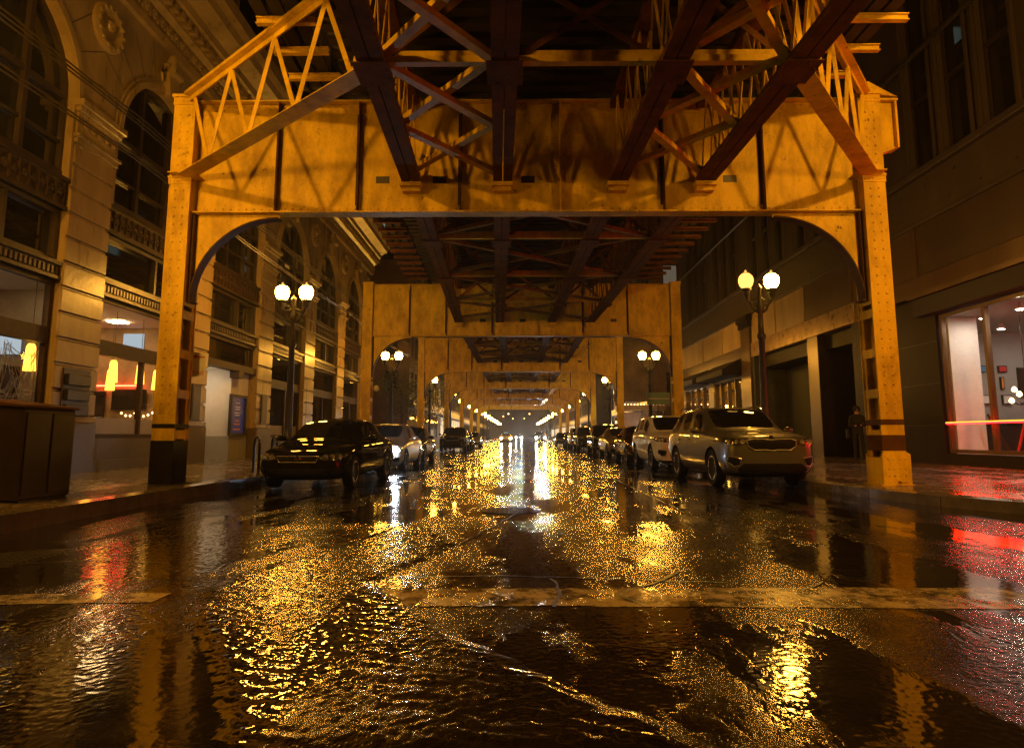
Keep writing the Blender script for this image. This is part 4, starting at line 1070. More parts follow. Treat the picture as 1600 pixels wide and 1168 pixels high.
b = MB(); b.box(GX, GX+.3, 49.3, 50, .19, 5.7); b.build('shop_pier', 'bronze_panel', RB)

# person under the loggia : built with a skin modifier, applied
def person(loc, rz, label, coat='cloth_dark'):
    t = thing('person', label, 'person', loc, rz)
    V = [(0,0,.95), (0,0,1.12), (0,0,1.32), (0,.0,1.47), (0,.01,1.54), (0,-.01,1.62), (0,-.01,1.72),
         (-.10,0,.92), (-.11,-.02,.50), (-.11,.02,.09), (-.12,-.14,.05), (.10,0,.92), (.12,-.06,.50), (.12,0,.09), (.13,-.16,.05),
         (-.19,0,1.43), (-.25,.0,1.17), (-.14,-.22,1.12), (-.06,-.29,1.14), (.19,0,1.43), (.25,.0,1.17), (.13,-.22,1.14), (.03,-.30,1.17)]
    E_ = [(0,1),(1,2),(2,3),(3,4),(4,5),(5,6),(0,7),(7,8),(8,9),(9,10),(0,11),(11,12),(12,13),(13,14),(3,15),(15,16),(16,17),(17,18),(3,19),(19,20),(20,21),(21,22)]
    rad = [.17,.16,.19,.12,.06,.09,.08,.11,.08,.06,.05,.11,.08,.06,.05,.085,.062,.05,.035,.085,.062,.05,.035]
    me = bpy.data.meshes.new('body'); me.from_pydata(V, E_, []); o = bpy.data.objects.new('body', me); C.objects.link(o)
    sk = o.modifiers.new('s', 'SKIN'); 
    for i, r_ in enumerate(rad): me.skin_vertices[0].data[i].radius = (r_, r_*.8); 
    me.skin_vertices[0].data[0].use_root = True
    o.modifiers.new('u', 'SUBSURF').levels = 2
    bpy.context.view_layer.update(); dg = bpy.context.evaluated_depsgraph_get()
    m2 = bpy.data.meshes.new_from_object(o.evaluated_get(dg)); m2.name = 'body'
    o.modifiers.clear(); o.data = m2; m2.materials.clear(); m2.materials.append(M[coat]); m2.materials.append(M['skin']); m2.shade_smooth()
    for p in m2.polygons:
        c = p.center
        if (c.z > 1.53 and not c.z > 1.74) or (c.y < -.27 and c.z > 1.05): p.material_index = 1
    o.parent = t
    h = MB(); h.lathe([(.085, 1.62), (.115, 1.66), (.118, 1.72), (.08, 1.80), (0, 1.83)], (0, .02, 0), 14); h.build('hair', 'cloth_dark', t, True)
    f = MB(); f.lathe([(0,-.02), (.012,0), (.016,.02), (0,.05)], (0,-.115,1.655), 6); f.build('nose', 'skin', t, True)
    f = MB(); f.box(-.04, .04, -.33, -.32, 1.12, 1.25); f.build('phone', 'black_plastic', t)
    b = MB(); b.box(-.36, -.28, -.14, .14, .72, 1.02); b.tube([(-.3,0,1.0), (-.15,-.12,1.3), (.1,0,1.5)], .012, 6); b.build('shoulder_bag', 'cloth_dark', t)
    return t
person((11.55, 23.6, .21), R(-20), 'person in dark coat standing behind the right steel column, looking at a phone')

# ------------------------------------------------------------------ cars
def make_car(kind, paint, label, detail=2):
    sed = kind == 'sedan'
    L = 4.80 if sed else 4.76; W = .915 if sed else .945; H = 1.46 if sed else 1.69
    t = thing('parked_car', label, 'car', (0,0,0), 0, 'cars parked along the street')
    if sed:
        # y, zb, zs(shoulder), zt(centre), wb, wm(max), ws, wt, is
        st = [(0.00,.30,.60,.66,.50,.56,.54,.40), (.05,.24,.64,.71,.62,.70,.68,.52), (.20,.20,.70,.77,.74,.83,.80,.60), (.50,.18,.77,.84,.80,.89,.86,.66), (.95,.18,.83,.91,.83,.91,.88,.68), (1.35,.18,.88,.97,.84,.91,.88,.68),
              (1.50,.18,.90,1.03,.84,.91,.88,.66), (1.95,.18,.92,1.33,.84,.91,.87,.65), (2.20,.18,.93,1.42,.84,.915,.87,.64), (2.62,.18,.94,1.46,.84,.915,.87,.64), (2.74,.18,.94,1.46,.84,.915,.87,.64), (3.25,.18,.95,1.43,.84,.915,.87,.63),
              (3.50,.18,.96,1.38,.84,.91,.87,.62), (3.95,.19,.97,1.18,.83,.90,.86,.62), (4.20,.20,.97,1.07,.82,.89,.85,.62), (4.55,.24,.95,1.04,.80,.87,.83,.64), (4.74,.30,.90,.98,.74,.81,.78,.60), (4.80,.38,.84,.90,.62,.70,.68,.50)]
        ws0, ws1 = 1.50, 2.20; rw0, rw1 = 3.50, 4.20; side = [(1.95, 2.62), (2.74, 3.50)]; wheels = (.93, 3.72); wr = .335
    else:
        st = [(0.00,.34,.86,.94,.58,.64,.62,.50), (.04,.26,.92,1.00,.70,.78,.76,.64), (.16,.22,.98,1.06,.80,.88,.86,.72), (.45,.21,1.02,1.11,.84,.93,.91,.76), (.90,.21,1.05,1.15,.86,.945,.92,.78), (1.22,.21,1.07,1.18,.86,.945,.92,.78),
              (1.36,.21,1.08,1.23,.86,.945,.92,.76), (1.80,.21,1.10,1.53,.86,.945,.92,.72), (2.08,.21,1.11,1.65,.86,.945,.91,.71), (2.50,.21,1.12,1.71,.86,.945,.91,.71), (2.62,.21,1.12,1.715,.86,.945,.91,.71), (3.35,.21,1.13,1.71,.86,.945,.91,.70),
              (3.48,.21,1.13,1.705,.86,.945,.91,.70), (4.02,.23,1.15,1.66,.85,.94,.90,.68), (4.28,.26,1.16,1.59,.84,.93,.89,.66), (4.55,.30,1.14,1.40,.82,.90,.87,.66), (4.70,.36,1.08,1.20,.78,.85,.83,.66), (4.76,.44,.98,1.05,.68,.75,.73,.54)]
        ws0, ws1 = 1.36, 2.08; rw0, rw1 = 4.28, 4.70; side = [(1.80, 2.50), (2.62, 3.35), (3.48, 4.02)]; wheels = (.95, 3.73); wr = .385
    def sec(s_):
        y, zb, zs, zt, wb, wm, ws, wt = s_
        cab = zt-zs > .14
        zm = zb+(zs-zb)*.55
        return [(0,zb), (wb*.7,zb), (wb,zb+.05), (wm,zb+(zs-zb)*.35), (wm,zm), (ws,zs-.04), (ws-.035,zs+.01), (wt+.03 if cab else wt+.05,zt-(.10 if cab else .045)), (wt*.90,zt-(.035 if cab else .02)), (wt*.5,zt-.008), (0,zt)]
    vs = []; K = 11
    for s_ in st:
        h = sec(s_)
        vs += [(x, s_[0], z) for x, z in h] + [(-x, s_[0], z) for x, z in reversed(h[1:-1])]
    n = 2*K-2; me = bpy.data.meshes.new('body'); fs = []; mi = []
    def seg_mat(i, k):
        y0, y1 = st[i][0], st[i+1][0]
        kk = k if k < K-1 else n-1-k      # mirrored segment index
        if ws0-.001 <= y0 and y1 <= ws1+.001 and kk >= 8: return 1
        if rw0-.001 <= y0 and y1 <= rw1+.001 and kk >= 8: return 2
        if kk == 6:
            for a, c in side:
                if a-.001 <= y0 and y1 <= c+.001: return 3 if k < K-1 else 4
        return 0
    for i in range(len(st)-1):
        for k in range(n):
            fs.append((i*n+k, i*n+(k+1) % n, (i+1)*n+(k+1) % n, (i+1)*n+k)); mi.append(seg_mat(i, k))
    for i, off in ((0, 0), (len(st)-1, (len(st)-1)*n)):      # caps as strips
        for k in range(K-1):
            a, b_ = off+k, off+k+1; c, d = off+(n-k-1) % n, off+(n-k) % n
            if k == 0: fs.append((a, b_, c)); mi.append(0)
            elif k == K-2: fs.append((a, b_, d)); mi.append(0)
            else: fs.append((a, b_, c, d)); mi.append(0)
    me.from_pydata(vs, [], fs)
    for q in range(6): me.materials.append(None)
    for p, m_ in zip(me.polygons, mi): p.material_index = m_
    bm = bmesh.new(); bm.from_mesh(me); bmesh.ops.recalc_face_normals(bm, faces=bm.faces)
    # crease the glass outlines
    cl = bm.edges.layers.float.get('crease_edge') or bm.edges.layers.float.new('crease_edge')
    for e in bm.edges:
        if len(e.link_faces) == 2 and e.link_faces[0].material_index != e.link_faces[1].material_index: e[cl] = .75
    bm.to_mesh(me); bm.free()
    o = bpy.data.objects.new('body', me); C.objects.link(o)
    sm = o.modifiers.new('u', 'SUBSURF'); sm.levels = detail
    cut = MB()
    for wy in wheels:
        for sx in (-1, 1): cut.lathe([(wr+.055, -.16), (wr+.055, .25)], (sx*(W-.05) if sx > 0 else -(W-.05)-.09, wy, wr), 28, 'x')
    co = cut.build('cutter', 'black_plastic'); cme = co.data; cme.materials.clear()
    for q in range(6): cme.materials.append(None)
    for p in cme.polygons: p.material_index = 5
    bo = o.modifiers.new('b', 'BOOLEAN'); bo.object = co; bo.operation = 'DIFFERENCE'; bo.solver = 'EXACT'
    bpy.context.view_layer.update(); dg = bpy.context.evaluated_depsgraph_get()
    full = bpy.data.meshes.new_from_object(o.evaluated_get(dg))
    bpy.data.objects.remove(o); bpy.data.objects.remove(co)
    names = {0: ('body', paint), 1: ('windshield', 'car_glass'), 2: ('rear_window', 'car_glass'), 3: ('side_window', 'car_glass'), 4: ('side_window', 'car_glass'), 5: ('wheel_arch', 'black_plastic')}
    bvh = None
    for q, (nm, m_) in names.items():
        bm = bmesh.new(); bm.from_mesh(full)
        if q == 0: bvh = BVHTree.FromBMesh(bm)
        bmesh.ops.delete(bm, geom=[f for f in bm.faces if f.material_index != q], context='FACES')
        if not bm.faces: bm.free(); continue
        for f in bm.faces: f.material_index = 0; f.smooth = True
        if q in (1, 2, 3, 4):      # sink the glass slightly
            for v in bm.verts:
                pass
        m3 = bpy.data.meshes.new(nm); bm.to_mesh(m3); bm.free(); m3.materials.append(M[m_]); m3.set_sharp_from_angle(angle=R(50))
        po_ = bpy.data.objects.new(nm, m3); C.objects.link(po_); po_.parent = t
    def patch(name, poly, m_, view='front', off=.006, res=.03, thick=.02, parent=None, smooth=True):
        """conforming panel: outline in (x,z) cast along +y (front), or (y,z) cast from the side"""
        xs_ = [p[0] for p in poly]; zs_ = [p[1] for p in poly]
        bm = bmesh.new()
        vv = [bm.verts.new((p[0], 0, p[1])) for p in poly]; bm.faces.new(vv)
        x = min(xs_)+res
        while x < max(xs_): bmesh.ops.bisect_plane(bm, geom=bm.verts[:]+bm.edges[:]+bm.faces[:], plane_co=(x, 0, 0), plane_no=(1, 0, 0)); x += res
        z = min(zs_)+res
        while z < max(zs_): bmesh.ops.bisect_plane(bm, geom=bm.verts[:]+bm.edges[:]+bm.faces[:], plane_co=(0, 0, z), plane_no=(0, 0, 1)); z += res
        for v in bm.verts:
            if view == 'front': og, di = Vector((v.co.x, -3, v.co.z)), Vector((0,1,0))
            elif view == 'rear': og, di = Vector((v.co.x, L+3, v.co.z)), Vector((0,-1,0))
            elif view == 'right': og, di = Vector((3, v.co.x, v.co.z)), Vector((-1,0,0))
            else: og, di = Vector((-3, v.co.x, v.co.z)), Vector((1,0,0))
            hit = bvh.ray_cast(og, di)
            if hit[0]: v.co = hit[0] - di*off + hit[1]*off*.5
            else:
                nr = bvh.find_nearest(Vector((v.co.x, .1 if view == 'front' else L-.1, v.co.z)) if view in ('front', 'rear') else Vector(((W if view == 'right' else -W), v.co.x, v.co.z))); v.co = nr[0]+nr[1]*off
        m3 = bpy.data.meshes.new(name); 
        for f in bm.faces: f.smooth = smooth
        bm.to_mesh(m3); bm.free(); m3.materials.append(M[m_] if isinstance(m_, str) else m_)
        o_ = bpy.data.objects.new(name, m3); C.objects.link(o_); o_.parent = parent or t; return o_
    mx = lambda poly: [(-p[0], p[1]) for p in reversed(poly)]
    if sed:
        hl = [(.42, .60), (.58, .575), (.80, .60), (.855, .66), (.84, .715), (.70, .72), (.54, .685), (.43, .655)]
        gr = [(-.42, .665), (.42, .665), (.36, .55), (-.36, .55)]
        lo = [(-.55, .43), (.55, .43), (.62, .30), (.45, .26), (-.45, .26), (-.62, .30)]
        fog = [(.64, .42), (.80, .44), (.80, .36), (.66, .33)]
    else:
        hl = [(.50, .89), (.66, .845), (.86, .87), (.92, .93), (.88, 1.0), (.68, .985), (.50, .95)]
        gr = [(-.49, .95), (-.40, .975), (-.15, .975), (0, .96), (.15, .975), (.40, .975), (.49, .95), (.47, .83), (.36, .76), (.12, .765), (0, .75), (-.12, .765), (-.36, .76), (-.47, .83)]
        lo = [(-.58, .50), (.58, .50), (.70, .38), (.62, .32), (-.62, .32), (-.70, .38)]
        fog = [(.62, .60), (.84, .64), (.86, .54), (.76, .44), (.66, .46)]
    for p in (hl, mx(hl)): patch('headlight', p, 'lens', off=.008)
    for p in (hl, mx(hl)):      # projector bowls
        cxm = sum(q[0] for q in p)/len(p); czm = sum(q[1] for q in p)/len(p)
        h = bvh.ray_cast(Vector((cxm, -3, czm)), Vector((0,1,0)))
        if h[0]:
            b = MB()
            for dx in (-.10, .02, .13):
                hh = bvh.ray_cast(Vector((cxm+dx, -3, czm)), Vector((0,1,0)))
                if hh[0]: b.lathe([(.05, -.014), (.045, -.02), (.0, -.016)], (cxm+dx, hh[0].y, czm+.0), 12, 'y')
            b.build('headlight_bulb', 'reflector', t, True)
    g_ = patch('grille', gr, 'grille', off=.010)
    def outline(poly, wd, m_, nm, off):
        cx_ = sum(q[0] for q in poly)/len(poly); cz_ = sum(q[1] for q in poly)/len(poly)
        b = MB(); pts = []
        for i in range(len(poly)):
            (x0, z0), (x1, z1) = poly[i], poly[(i+1) % len(poly)]
            k = max(1, int(math.hypot(x1-x0, z1-z0)/.05))
            for q in range(k):
                x, z = x0+(x1-x0)*q/k, z0+(z1-z0)*q/k
                h = bvh.ray_cast(Vector((x, -3, z)), Vector((0,1,0)))
                if h[0]: pts.append((x, h[0].y-off, z))
        b.tube(pts+[pts[0], pts[1]], wd, 6, False); return b.build(nm, m_, t, True)
    outline(gr, .013 if not sed else .005, 'reflector', 'grille_surround', .012)
    b = MB()
    if sed:
        for z in (.635, .605, .575): 
            for sgm in range(-7, 7):
                x0, x1 = sgm*.054, (sgm+1)*.054
                y0 = bvh.ray_cast(Vector((x0, -3, z)), Vector((0,1,0)))[0].y; y1 = bvh.ray_cast(Vector((x1, -3, z)), Vector((0,1,0)))[0].y
                b.beam((x0, y0-.016, z), (x1, y1-.016, z), .008, .011)
        b.build('grille_bar', 'chrome', t)
    h = bvh.ray_cast(Vector((0, -3, .62 if sed else 1.0)), Vector((0,1,0)))[0]
    MB().lathe([(.055, -.028), (.05, -.034), (0, -.036)], (0, h.y+(0 if sed else .012), .62 if sed else 1.0), 18, 'y').build('emblem', 'chrome', t, True)
    patch('bumper_intake', lo, 'grille', off=.008)
    if not sed: patch('bumper_trim', [(-.86, .32), (.86, .32), (.80, .245), (-.80, .245)], 'black_plastic', off=.010)
    for p in (fog, mx(fog)): patch('fog_lamp', p, 'black_plastic', off=.009); outline(p, .011, 'reflector' if not sed else 'black_plastic', 'fog_surround', .012)
    b = MB()
    yb = bvh.ray_cast(Vector((.16, -3, .49 if sed else .60)), Vector((0,1,0)))[0].y
    if not sed: pass
    for v_, sx in (('right', 1), ('left', -1)):
        zt_ = .93 if sed else 1.09
        for (a, c) in ((1.45, 1.465), (2.67, 2.685), (3.52 if sed else 3.42, 3.535 if sed else 3.435)): patch('door_seam', [(a, .30), (c, .30), (c, zt_), (a, zt_)], 'black_plastic', v_, .002, .1)
        for a in (2.40, 3.25): 
            hh = bvh.ray_cast(Vector((3*sx, a, zt_-.12)), Vector((-sx,0,0)))[0]
            MB().beam((hh.x+sx*.025, a, zt_-.12), (hh.x+sx*.022, a+.18, zt_-.118), .02, .026).build('door_handle', paint if sed else 'chrome', t, bevel=.005)
        patch('sill_trim', [(1.32, .20), (3.32, .20), (3.32, .30), (1.32, .30)], 'black_plastic', v_, .006, .1)
        patch('window_trim', [(1.6, zt_+.0), (4.0 if sed else 4.2, zt_+.035), (4.0 if sed else 4.2, zt_+.05), (1.6, zt_+.018)], 'chrome', v_, .006, .1)
        m_ = MB(); x = sx*(W+.01); y = 1.72 if sed else 1.62; z = zt_+.08
        m_.tube([(sx*(W-.08), y+.04, z-.05), (sx*(W+.03), y+.02, z-.03)], .02, 6)
        m_.lathe([(0, -.05), (.05, -.045), (.085, -.01), (.09, .05), (.07, .075), (0, .08)], (0,0,0), 12, 'y')
        nv = 12*6
        m_.v = m_.v[:-nv] + [(p[0]*1.25+sx*(W+.10), p[1]+y, p[2]*.78+z) for p in m_.v[-nv:]]
        m_.build('wing_mirror', paint, t, True)
    tl = [(.52, .80 if sed else .98), (.80, .80 if sed else .96), (.80, .90 if sed else 1.12), (.52, .90 if sed else 1.08)]
    for p in (tl, mx(tl)): patch('tail_lamp', p, 'tail_red', 'rear', .008)
    # windscreen wipers / roof rails
    if not sed:
        for sx in (-1, 1): MB().tube([(sx*.68, 2.15, 1.62), (sx*.69, 2.3, 1.72), (sx*.69, 3.9, 1.71), (sx*.67, 4.05, 1.63)], .016, 6).build('roof_rail', 'chrome', t, True)
    # wheels
    for wy in wheels:
        for sx in (-1, 1):
            xo = sx*(W-.015)
            wh = MB()
            P = [(wr*.66, -.01), (wr*.70, .0), (wr*.93, .0), (wr*.985, -.03), (wr, -.06), (wr, -.17), (wr*.97, -.20), (wr*.66, -.21)]
            wh.lathe([(r_, sx*x_) for r_, x_ in P], (xo, wy, wr), 30, 'x'); w0 = wh.build('wheel', 'rubber', t, True)
            rm = MB(); rr = wr*.67
            rm.lathe([(r_, sx*x_) for r_, x_ in [(rr, -.20), (rr, -.012), (rr*.93, -.008), (rr*.90, -.04), (rr*.90, -.19)]], (xo, wy, wr), 30, 'x')
            for q in range(5):
                for dd in (-.16, .16):
                    a = 2*PI*q/5+dd+.3
                    rm.beam((xo-sx*.045, wy+.04*math.cos(a), wr+.04*math.sin(a)), (xo-sx*.022, wy+rr*.92*math.cos(a), wr+rr*.92*math.sin(a)), .05, .03, (1,0,0))
            rm.lathe([(r_, sx*x_) for r_, x_ in [(.065, -.06), (.06, -.02), (0, -.015)]], (xo, wy, wr), 14, 'x')
            rm.build('rim', 'rim', w0, True)
            dk = MB(); dk.lathe([(rr*.90, -sx*.10), (0, -sx*.10)], (xo, wy, wr), 20, 'x'); dk.build('brake_disc', 'black_plastic', w0)
    # number plate
    zp = .47 if sed else .60
    if sed:
        yb = bvh.ray_cast(Vector((0, -3, zp)), Vector((0,1,0)))[0].y
    return t
def place(o, x, y, z=0, rz=0): o.location = (x, y, z); o.rotation_euler = (0,0,rz); return o
sedan = make_car('sedan', 'paint_black', 'glossy black sedan with chrome-barred grille parked on the left, nearest the camera')
place(sedan, -4.28, 13.4, road_z(-4.3), R(-2.5))
suv = make_car('suv', 'paint_taupe', 'taupe suv with black mesh grille parked on the right, nearest the camera')
place(suv, 5.02, 13.75, road_z(5.1), R(2.2))
white = dup(suv, (5.0, 20.5, road_z(4.8)), 0, 'white crossover parked directly behind the taupe suv', swap={'paint_taupe': 'paint_white', 'grille': 'paint_white'})
silver = dup(sedan, (-4.24, 19.8, road_z(-4.5)), 0, 'silver sedan with one blazing bluish headlight behind the black sedan', swap={'paint_black': 'paint_silver'})
rowL = [(26.2, sedan, 'paint_grey', 'dark grey sedan third in the left parked row'), (47.5, suv, 'paint_grey', 'dark suv beyond the gap in the left parked row, nearer of two'), (53.5, sedan, 'paint_black', 'dark sedan beyond the gap in the left parked row, farther of two'), (66, sedan, 'paint_silver', 'small distant sedan at the far end of the left row')]
for y, src, p, lab in rowL: dup(src, (-4.55, y, -.05), 0, lab, swap={'paint_black': p, 'paint_taupe': p})
rowR = [(25.6, sedan, 'paint_maroon', 'dark maroon sedan third in the right parked row, behind the white crossover'), (31.4, sedan, 'paint_sand', 'sand-coloured sedan fourth in the right parked row'), (37.2, suv, 'paint_black', 'black suv fifth in the right parked row'),
        (47.5, suv, 'paint_grey', 'dark boxy suv sixth in the right parked row'), (53.6, suv, 'paint_silver', 'small grey suv seventh in the right parked row'), (60, sedan, 'paint_black', 'small black sedan eighth in the right parked row'), (75, sedan, 'paint_grey', 'tiny distant sedan at the far end of the right row')]
for y, src, p, lab in rowR: dup(src, (5.0, y, -.03), 0, lab, swap={'paint_black': p, 'paint_taupe': p})
def beam_lamp(par, x, z, r, m, y=-.03, name='lit_headlight'):
    MB().lathe([(r*.8, y+.02), (r, y), (r*.7, y-.02), (0, y-.028)], (x, 0, z), 14, 'y').build(name, m, par, True)
beam_lamp(silver, .68, .66, .11, 'headlight_blue', .045)
for x, y, src, p, m, lab, yaw in ((-1.9, 104, sedan, 'paint_yellow', 'headlight_warm', 'yellow taxi with lit roof sign driving toward the camera in the middle of the street', 0), (3.6, 112, suv, 'paint_grey', 'headlight_white', 'car with blinding white headlights driving toward the camera', 0),
        (.1, 175, sedan, 'paint_silver', 'headlight_white', 'distant car with small headlights between the taxi and the bright car', 0)):
    o = dup(src, (x, y, 0), yaw, lab, 'cars driving toward the camera', swap={'paint_black': p, 'paint_taupe': p})
    for s_ in (-1, 1): beam_lamp(o, s_*.68, .66 if src is sedan else .74, .14, m, .03 if src is sedan else .0)
    if p == 'paint_yellow':
        MB().box(-.3, .3, 2.5, 2.7, 1.46, 1.62).build('roof_sign', 'window_cool', o, bevel=.02)

# ------------------------------------------------------------------ trees beyond the ornate building
def tree(x, y, h, r, seed, label):
    random.seed(seed)
    t = thing('street_tree', label, 'tree', (x, y, .15), 0, 'dark street trees on the left pavement')
    b = MB(); b.tube([(0,0,0), (.03,0,h*.3), (-.05,.04,h*.55), (.02,0,h*.8)], [.13, .10, .07, .03], 8)
    tips = []
    for q in range(9):
        a = q*2.4; z0 = h*(.32+.05*q); rr = r*random.uniform(.6, .95)
        e = (rr*math.cos(a), rr*math.sin(a), z0+random.uniform(.4, 1.1)); b.tube([(0,0,z0), (e[0]*.5, e[1]*.5, z0+.35), e], [.045, .03, .012], 6); tips.append(e)
    b.build('trunk', 'bark', t)
    c = MB()
    for q in range(2600):
        if random.random() < .75:
            e = random.choice(tips); p = Vector((random.gauss(e[0], r*.28), random.gauss(e[1], r*.28), random.gauss(e[2], .45)))
        else: p = Vector((random.gauss(0, r*.4), random.gauss(0, r*.4), h*.72+random.gauss(0, h*.16)))
        if p.z < h*.28: continue
        n1 = Vector((random.gauss(0,1), random.gauss(0,1), random.gauss(0,1))).normalized(); n2 = n1.orthogonal().normalized(); s_ = random.uniform(.05, .10)
        c.add([p-n1*s_, p+n2*s_*.45, p+n1*s_, p-n2*s_*.45], [(0,1,2,3)])
    c.build('crown', 'leaf', t)
tree(-7.9, 46.5, 5.8, 1.9, 11, 'dark leafy street tree just beyond the ornate building, behind the silver sedan')
tree(-7.8, 56.5, 5.6, 1.7, 12, 'dark leafy street tree seen through the third steel frame')
# signal cabinet on pole
t = thing('control_box', 'grey metal control box on the left post of the third steel frame', 'control box', (-6.9, 44.6, 1.15)); MB().box(-.3, .3, -.2, .2, 0, .85).build('box', 'plaster_grey', t, bevel=.02); MB().lathe([(.09, -.22), (.06, -.24), (0, -.25)], (0, 0, .42), 12, 'y').build('dial', 'iron', t); MB().tube([(0, 0, -1.02), (0, 0, 0)], .05, 8).build('post', 'iron', t)
t = thing('planter_lamp', 'small white globe lamp on a bracket beside the second steel frame', 'lamp', (-6.1, 28.8, 3.0)); MB().tube([(-.3, 0, .3), (.12, 0, .3), (.12, 0, .12)], .02, 6).build('bracket', 'iron', t); MB().lathe([(0, -.16), (.11, -.1), (.13, 0), (.08, .1), (0, .13)], (.12, 0, 0), 12).build('globe', 'plaster', t, True)

# ------------------------------------------------------------------ buildings further down the street
def block(name, label, x0, x1, y0, y1, h, m, seed, litp=.06, face=None, ground=True, wh=1.9, ww=1.2, st=3.3, sp=2.2):
    random.seed(seed)
    t = thing(name, label, 'building', ((x0+x1)/2, y0, .2)); ox, oy = -(x0+x1)/2, -y0
    b = MB(); b.box(x0+ox, x1+ox, 0, y1-y0, 0, h); b.box(x0+ox-.25, x1+ox+.25, -.2, y1-y0+.2, h, h+.5); b.build('wall', m, t)
    sx = x1+ox if x1 < 0 else x0+ox; o_ = 1 if x1 < 0 else -1
    dark, lit = MB(), MB(); fr = MB()
    z = 4.6 if ground else 1
    while z < h-2.2:
        y = 1.0
        while y < y1-y0-ww-.5:
            tgt = lit if random.random() < litp else dark
            tgt.box(sx+o_*.02, sx+o_*.05, y, y+ww, z, z+wh); fr.box(sx+o_*.02, sx+o_*.16, y-.1, y+ww+.1, z-.14, z-.01); fr.box(sx+o_*.05, sx+o_*.08, y+ww/2-.03, y+ww/2+.03, z, z+wh); y += sp
        x = min(x0, x1)+ox+1.2
        while x < max(x0, x1)+ox-1.5:
            tgt = lit if random.random() < litp else dark
            tgt.box(x, x+ww, -.05, -.02, z, z+wh); x += sp
        z += st
    dark.build('window', 'dark_glass', t)
    if lit.v: lit.build('lit_window', face or 'window_far', t)
    fr.build('window_sill', 'limestone', t)
    if ground:
        g = MB(); y = .6; q = 0
        while y < y1-y0-3:
            g.box(sx+o_*.02, sx+o_*.05, y, y+2.6, .7, 3.1); y += 3.6; q += 1
        g.build('shop_window', 'window_lit' if seed % 3 == 0 else 'dark_glass', t)
        MB().box(sx+o_*.02, sx+o_*.4, .3, y1-y0-.3, 3.3, 4.0).build('shop_fascia', 'bronze_panel' if seed % 2 else 'dark_frame', t)
    return t
block('brick_building', 'dark brick building beyond the trees on the left', -24, -9.6, 60, 84, 16, 'brick', 4, .05)
block('brick_building', 'dark building far down the left side', -26, -9.8, 86, 118, 22, 'dark_stone', 6, .05)
block('tall_building', 'tall dark building with a few greenish lit windows rising behind the ornate cornice', -40, -16, 66, 96, 60, 'dark_stone', 9, .10, 'window_cool', ground=False)
block('brick_building', 'dark brick building beyond the awning shops on the right', 12.2, 26, 62, 88, 17, 'brick', 5, .05)
block('tall_building', 'tall dark building with tiny lit windows above the right facade', 14, 38, 76, 104, 55, 'dark_stone', 10, .10, 'window_cool', ground=False)
block('brick_building', 'dark building far down the right side', 12.0, 28, 106, 132, 20, 'dark_stone', 8, .06)
block('brick_building', 'farthest long dark building on the left', -26, -11, 122, 250, 18, 'brick', 14, .06)
block('brick_building', 'farthest long dark building on the right', 12.5, 28, 134, 260, 18, 'brick', 12, .06)
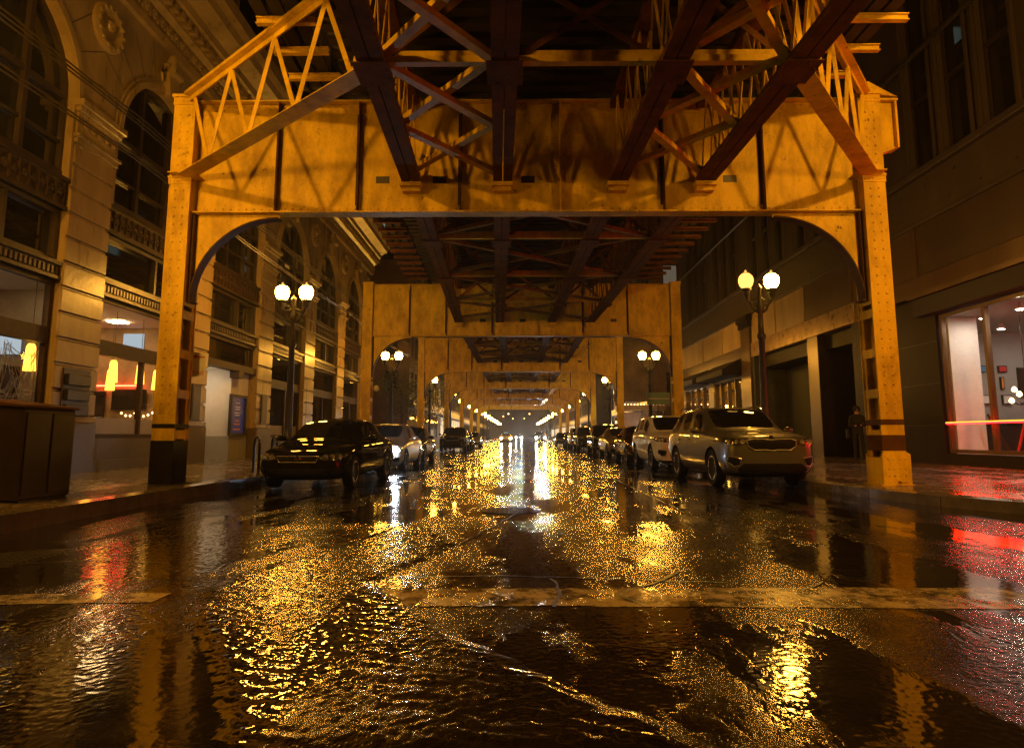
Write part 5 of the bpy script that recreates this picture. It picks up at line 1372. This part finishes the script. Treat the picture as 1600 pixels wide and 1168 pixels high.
# marquee and mural seen through the second frame on the right
t = thing('canopy_stand', 'low lit canopy with string of bulbs seen through the second steel frame on the right', 'canopy', (10.6, 56, .2))
MB().box(-2.3, 1.4, 0, 3, 2.9, 3.3).build('roof', 'bronze_panel', t)
for x in (-2.2, -.6, 1.2): MB().box(x, x+.12, .05, .17, 0, 2.9).build('post', 'iron', t)
b = MB()
for q in range(14): b.lathe([(0, -.06), (.05, 0), (0, .06)], (-2.2+.26*q, -.08, 3.35), 6)
b.build('bulb_string', 'bulb', t)
b = MB(); b.box(-2.0, 1.2, 2.6, 2.7, .2, 2.8); b.build('back_wall', 'brick', t)
MB().lathe([(0, -.18), (.17, 0), (0, .18)], (-1.2, -.3, 2.35), 12).build('globe_lamp', 'headlight_warm', t).scale = (.7, .7, .7)
t = thing('wall_mural', 'large dim painted mural seen through the second steel frame on the right', 'mural', (12.1, 61.8, 4.2)); MB().box(-3.4, 0, 0, .1, 0, 6.5).build('panel', 'mural', t); MB().box(-3.5, .1, .1, .25, -.1, 6.6).build('backing', 'dark_frame', t)
t = thing('street_sign', 'pale green street sign hanging by the second steel frame on the right', 'sign', (7.0, 34.5, 2.55)); MB().box(-.55, .6, 0, .04, 0, .62).build('plate', 'green_sign', t); MB().box(-.5, .55, -.006, -.001, .3, .33).build('stripe', 'sign_white', t); MB().tube([(.0, .06, -2.4), (.0, .06, .8)], .035, 8).build('post', 'iron', t)
for q, (x, y) in enumerate(((-1.7, 118), (-1.2, 150), (1.9, 118), (1.3, 150), (-2.9, 133))):
    t = thing('traffic_signal', ['yellow-lit traffic signal left of the street end, nearer', 'yellow-lit traffic signal left of the street end, farther', 'yellow-lit traffic signal right of the street end, nearer', 'yellow-lit traffic signal right of the street end, farther', 'yellow-lit traffic signal farthest left at the street end'][q], 'traffic signal', (x, y, 4.3), 0, 'small traffic signals at the end of the street')
    MB().box(-.18, .18, -.12, .12, 0, .95).build('housing', 'iron', t); MB().lathe([(.11, -.13), (.0, -.16)], (0, 0, .48), 10, 'y').build('lens', 'bulb', t); MB().tube([(0, 0, .95), (0, 0, 2.2), ((-5.5 if x < 0 else 5.5), 0, 2.4), ((-5.5 if x < 0 else 5.5), 0, -4.2)], .05, 6).build('mast_arm', 'iron', t)


# damp night air: one even volume round the whole scene
hz = MB().box(-60, 60, -14, 300, -1.2, 75).build('haze', 'asphalt'); hz['kind'] = 'stuff'
hm = bpy.data.materials.new('haze'); hm.use_nodes = True; hm.node_tree.nodes.clear()
vo = hm.node_tree.nodes.new('ShaderNodeOutputMaterial'); vp = hm.node_tree.nodes.new('ShaderNodeVolumePrincipled')
vp.inputs['Color'].default_value = (.92, .9, .88, 1); vp.inputs['Density'].default_value = .0006; vp.inputs['Anisotropy'].default_value = .75
hm.node_tree.links.new(vp.outputs[0], vo.inputs['Volume']); hz.data.materials[0] = hm
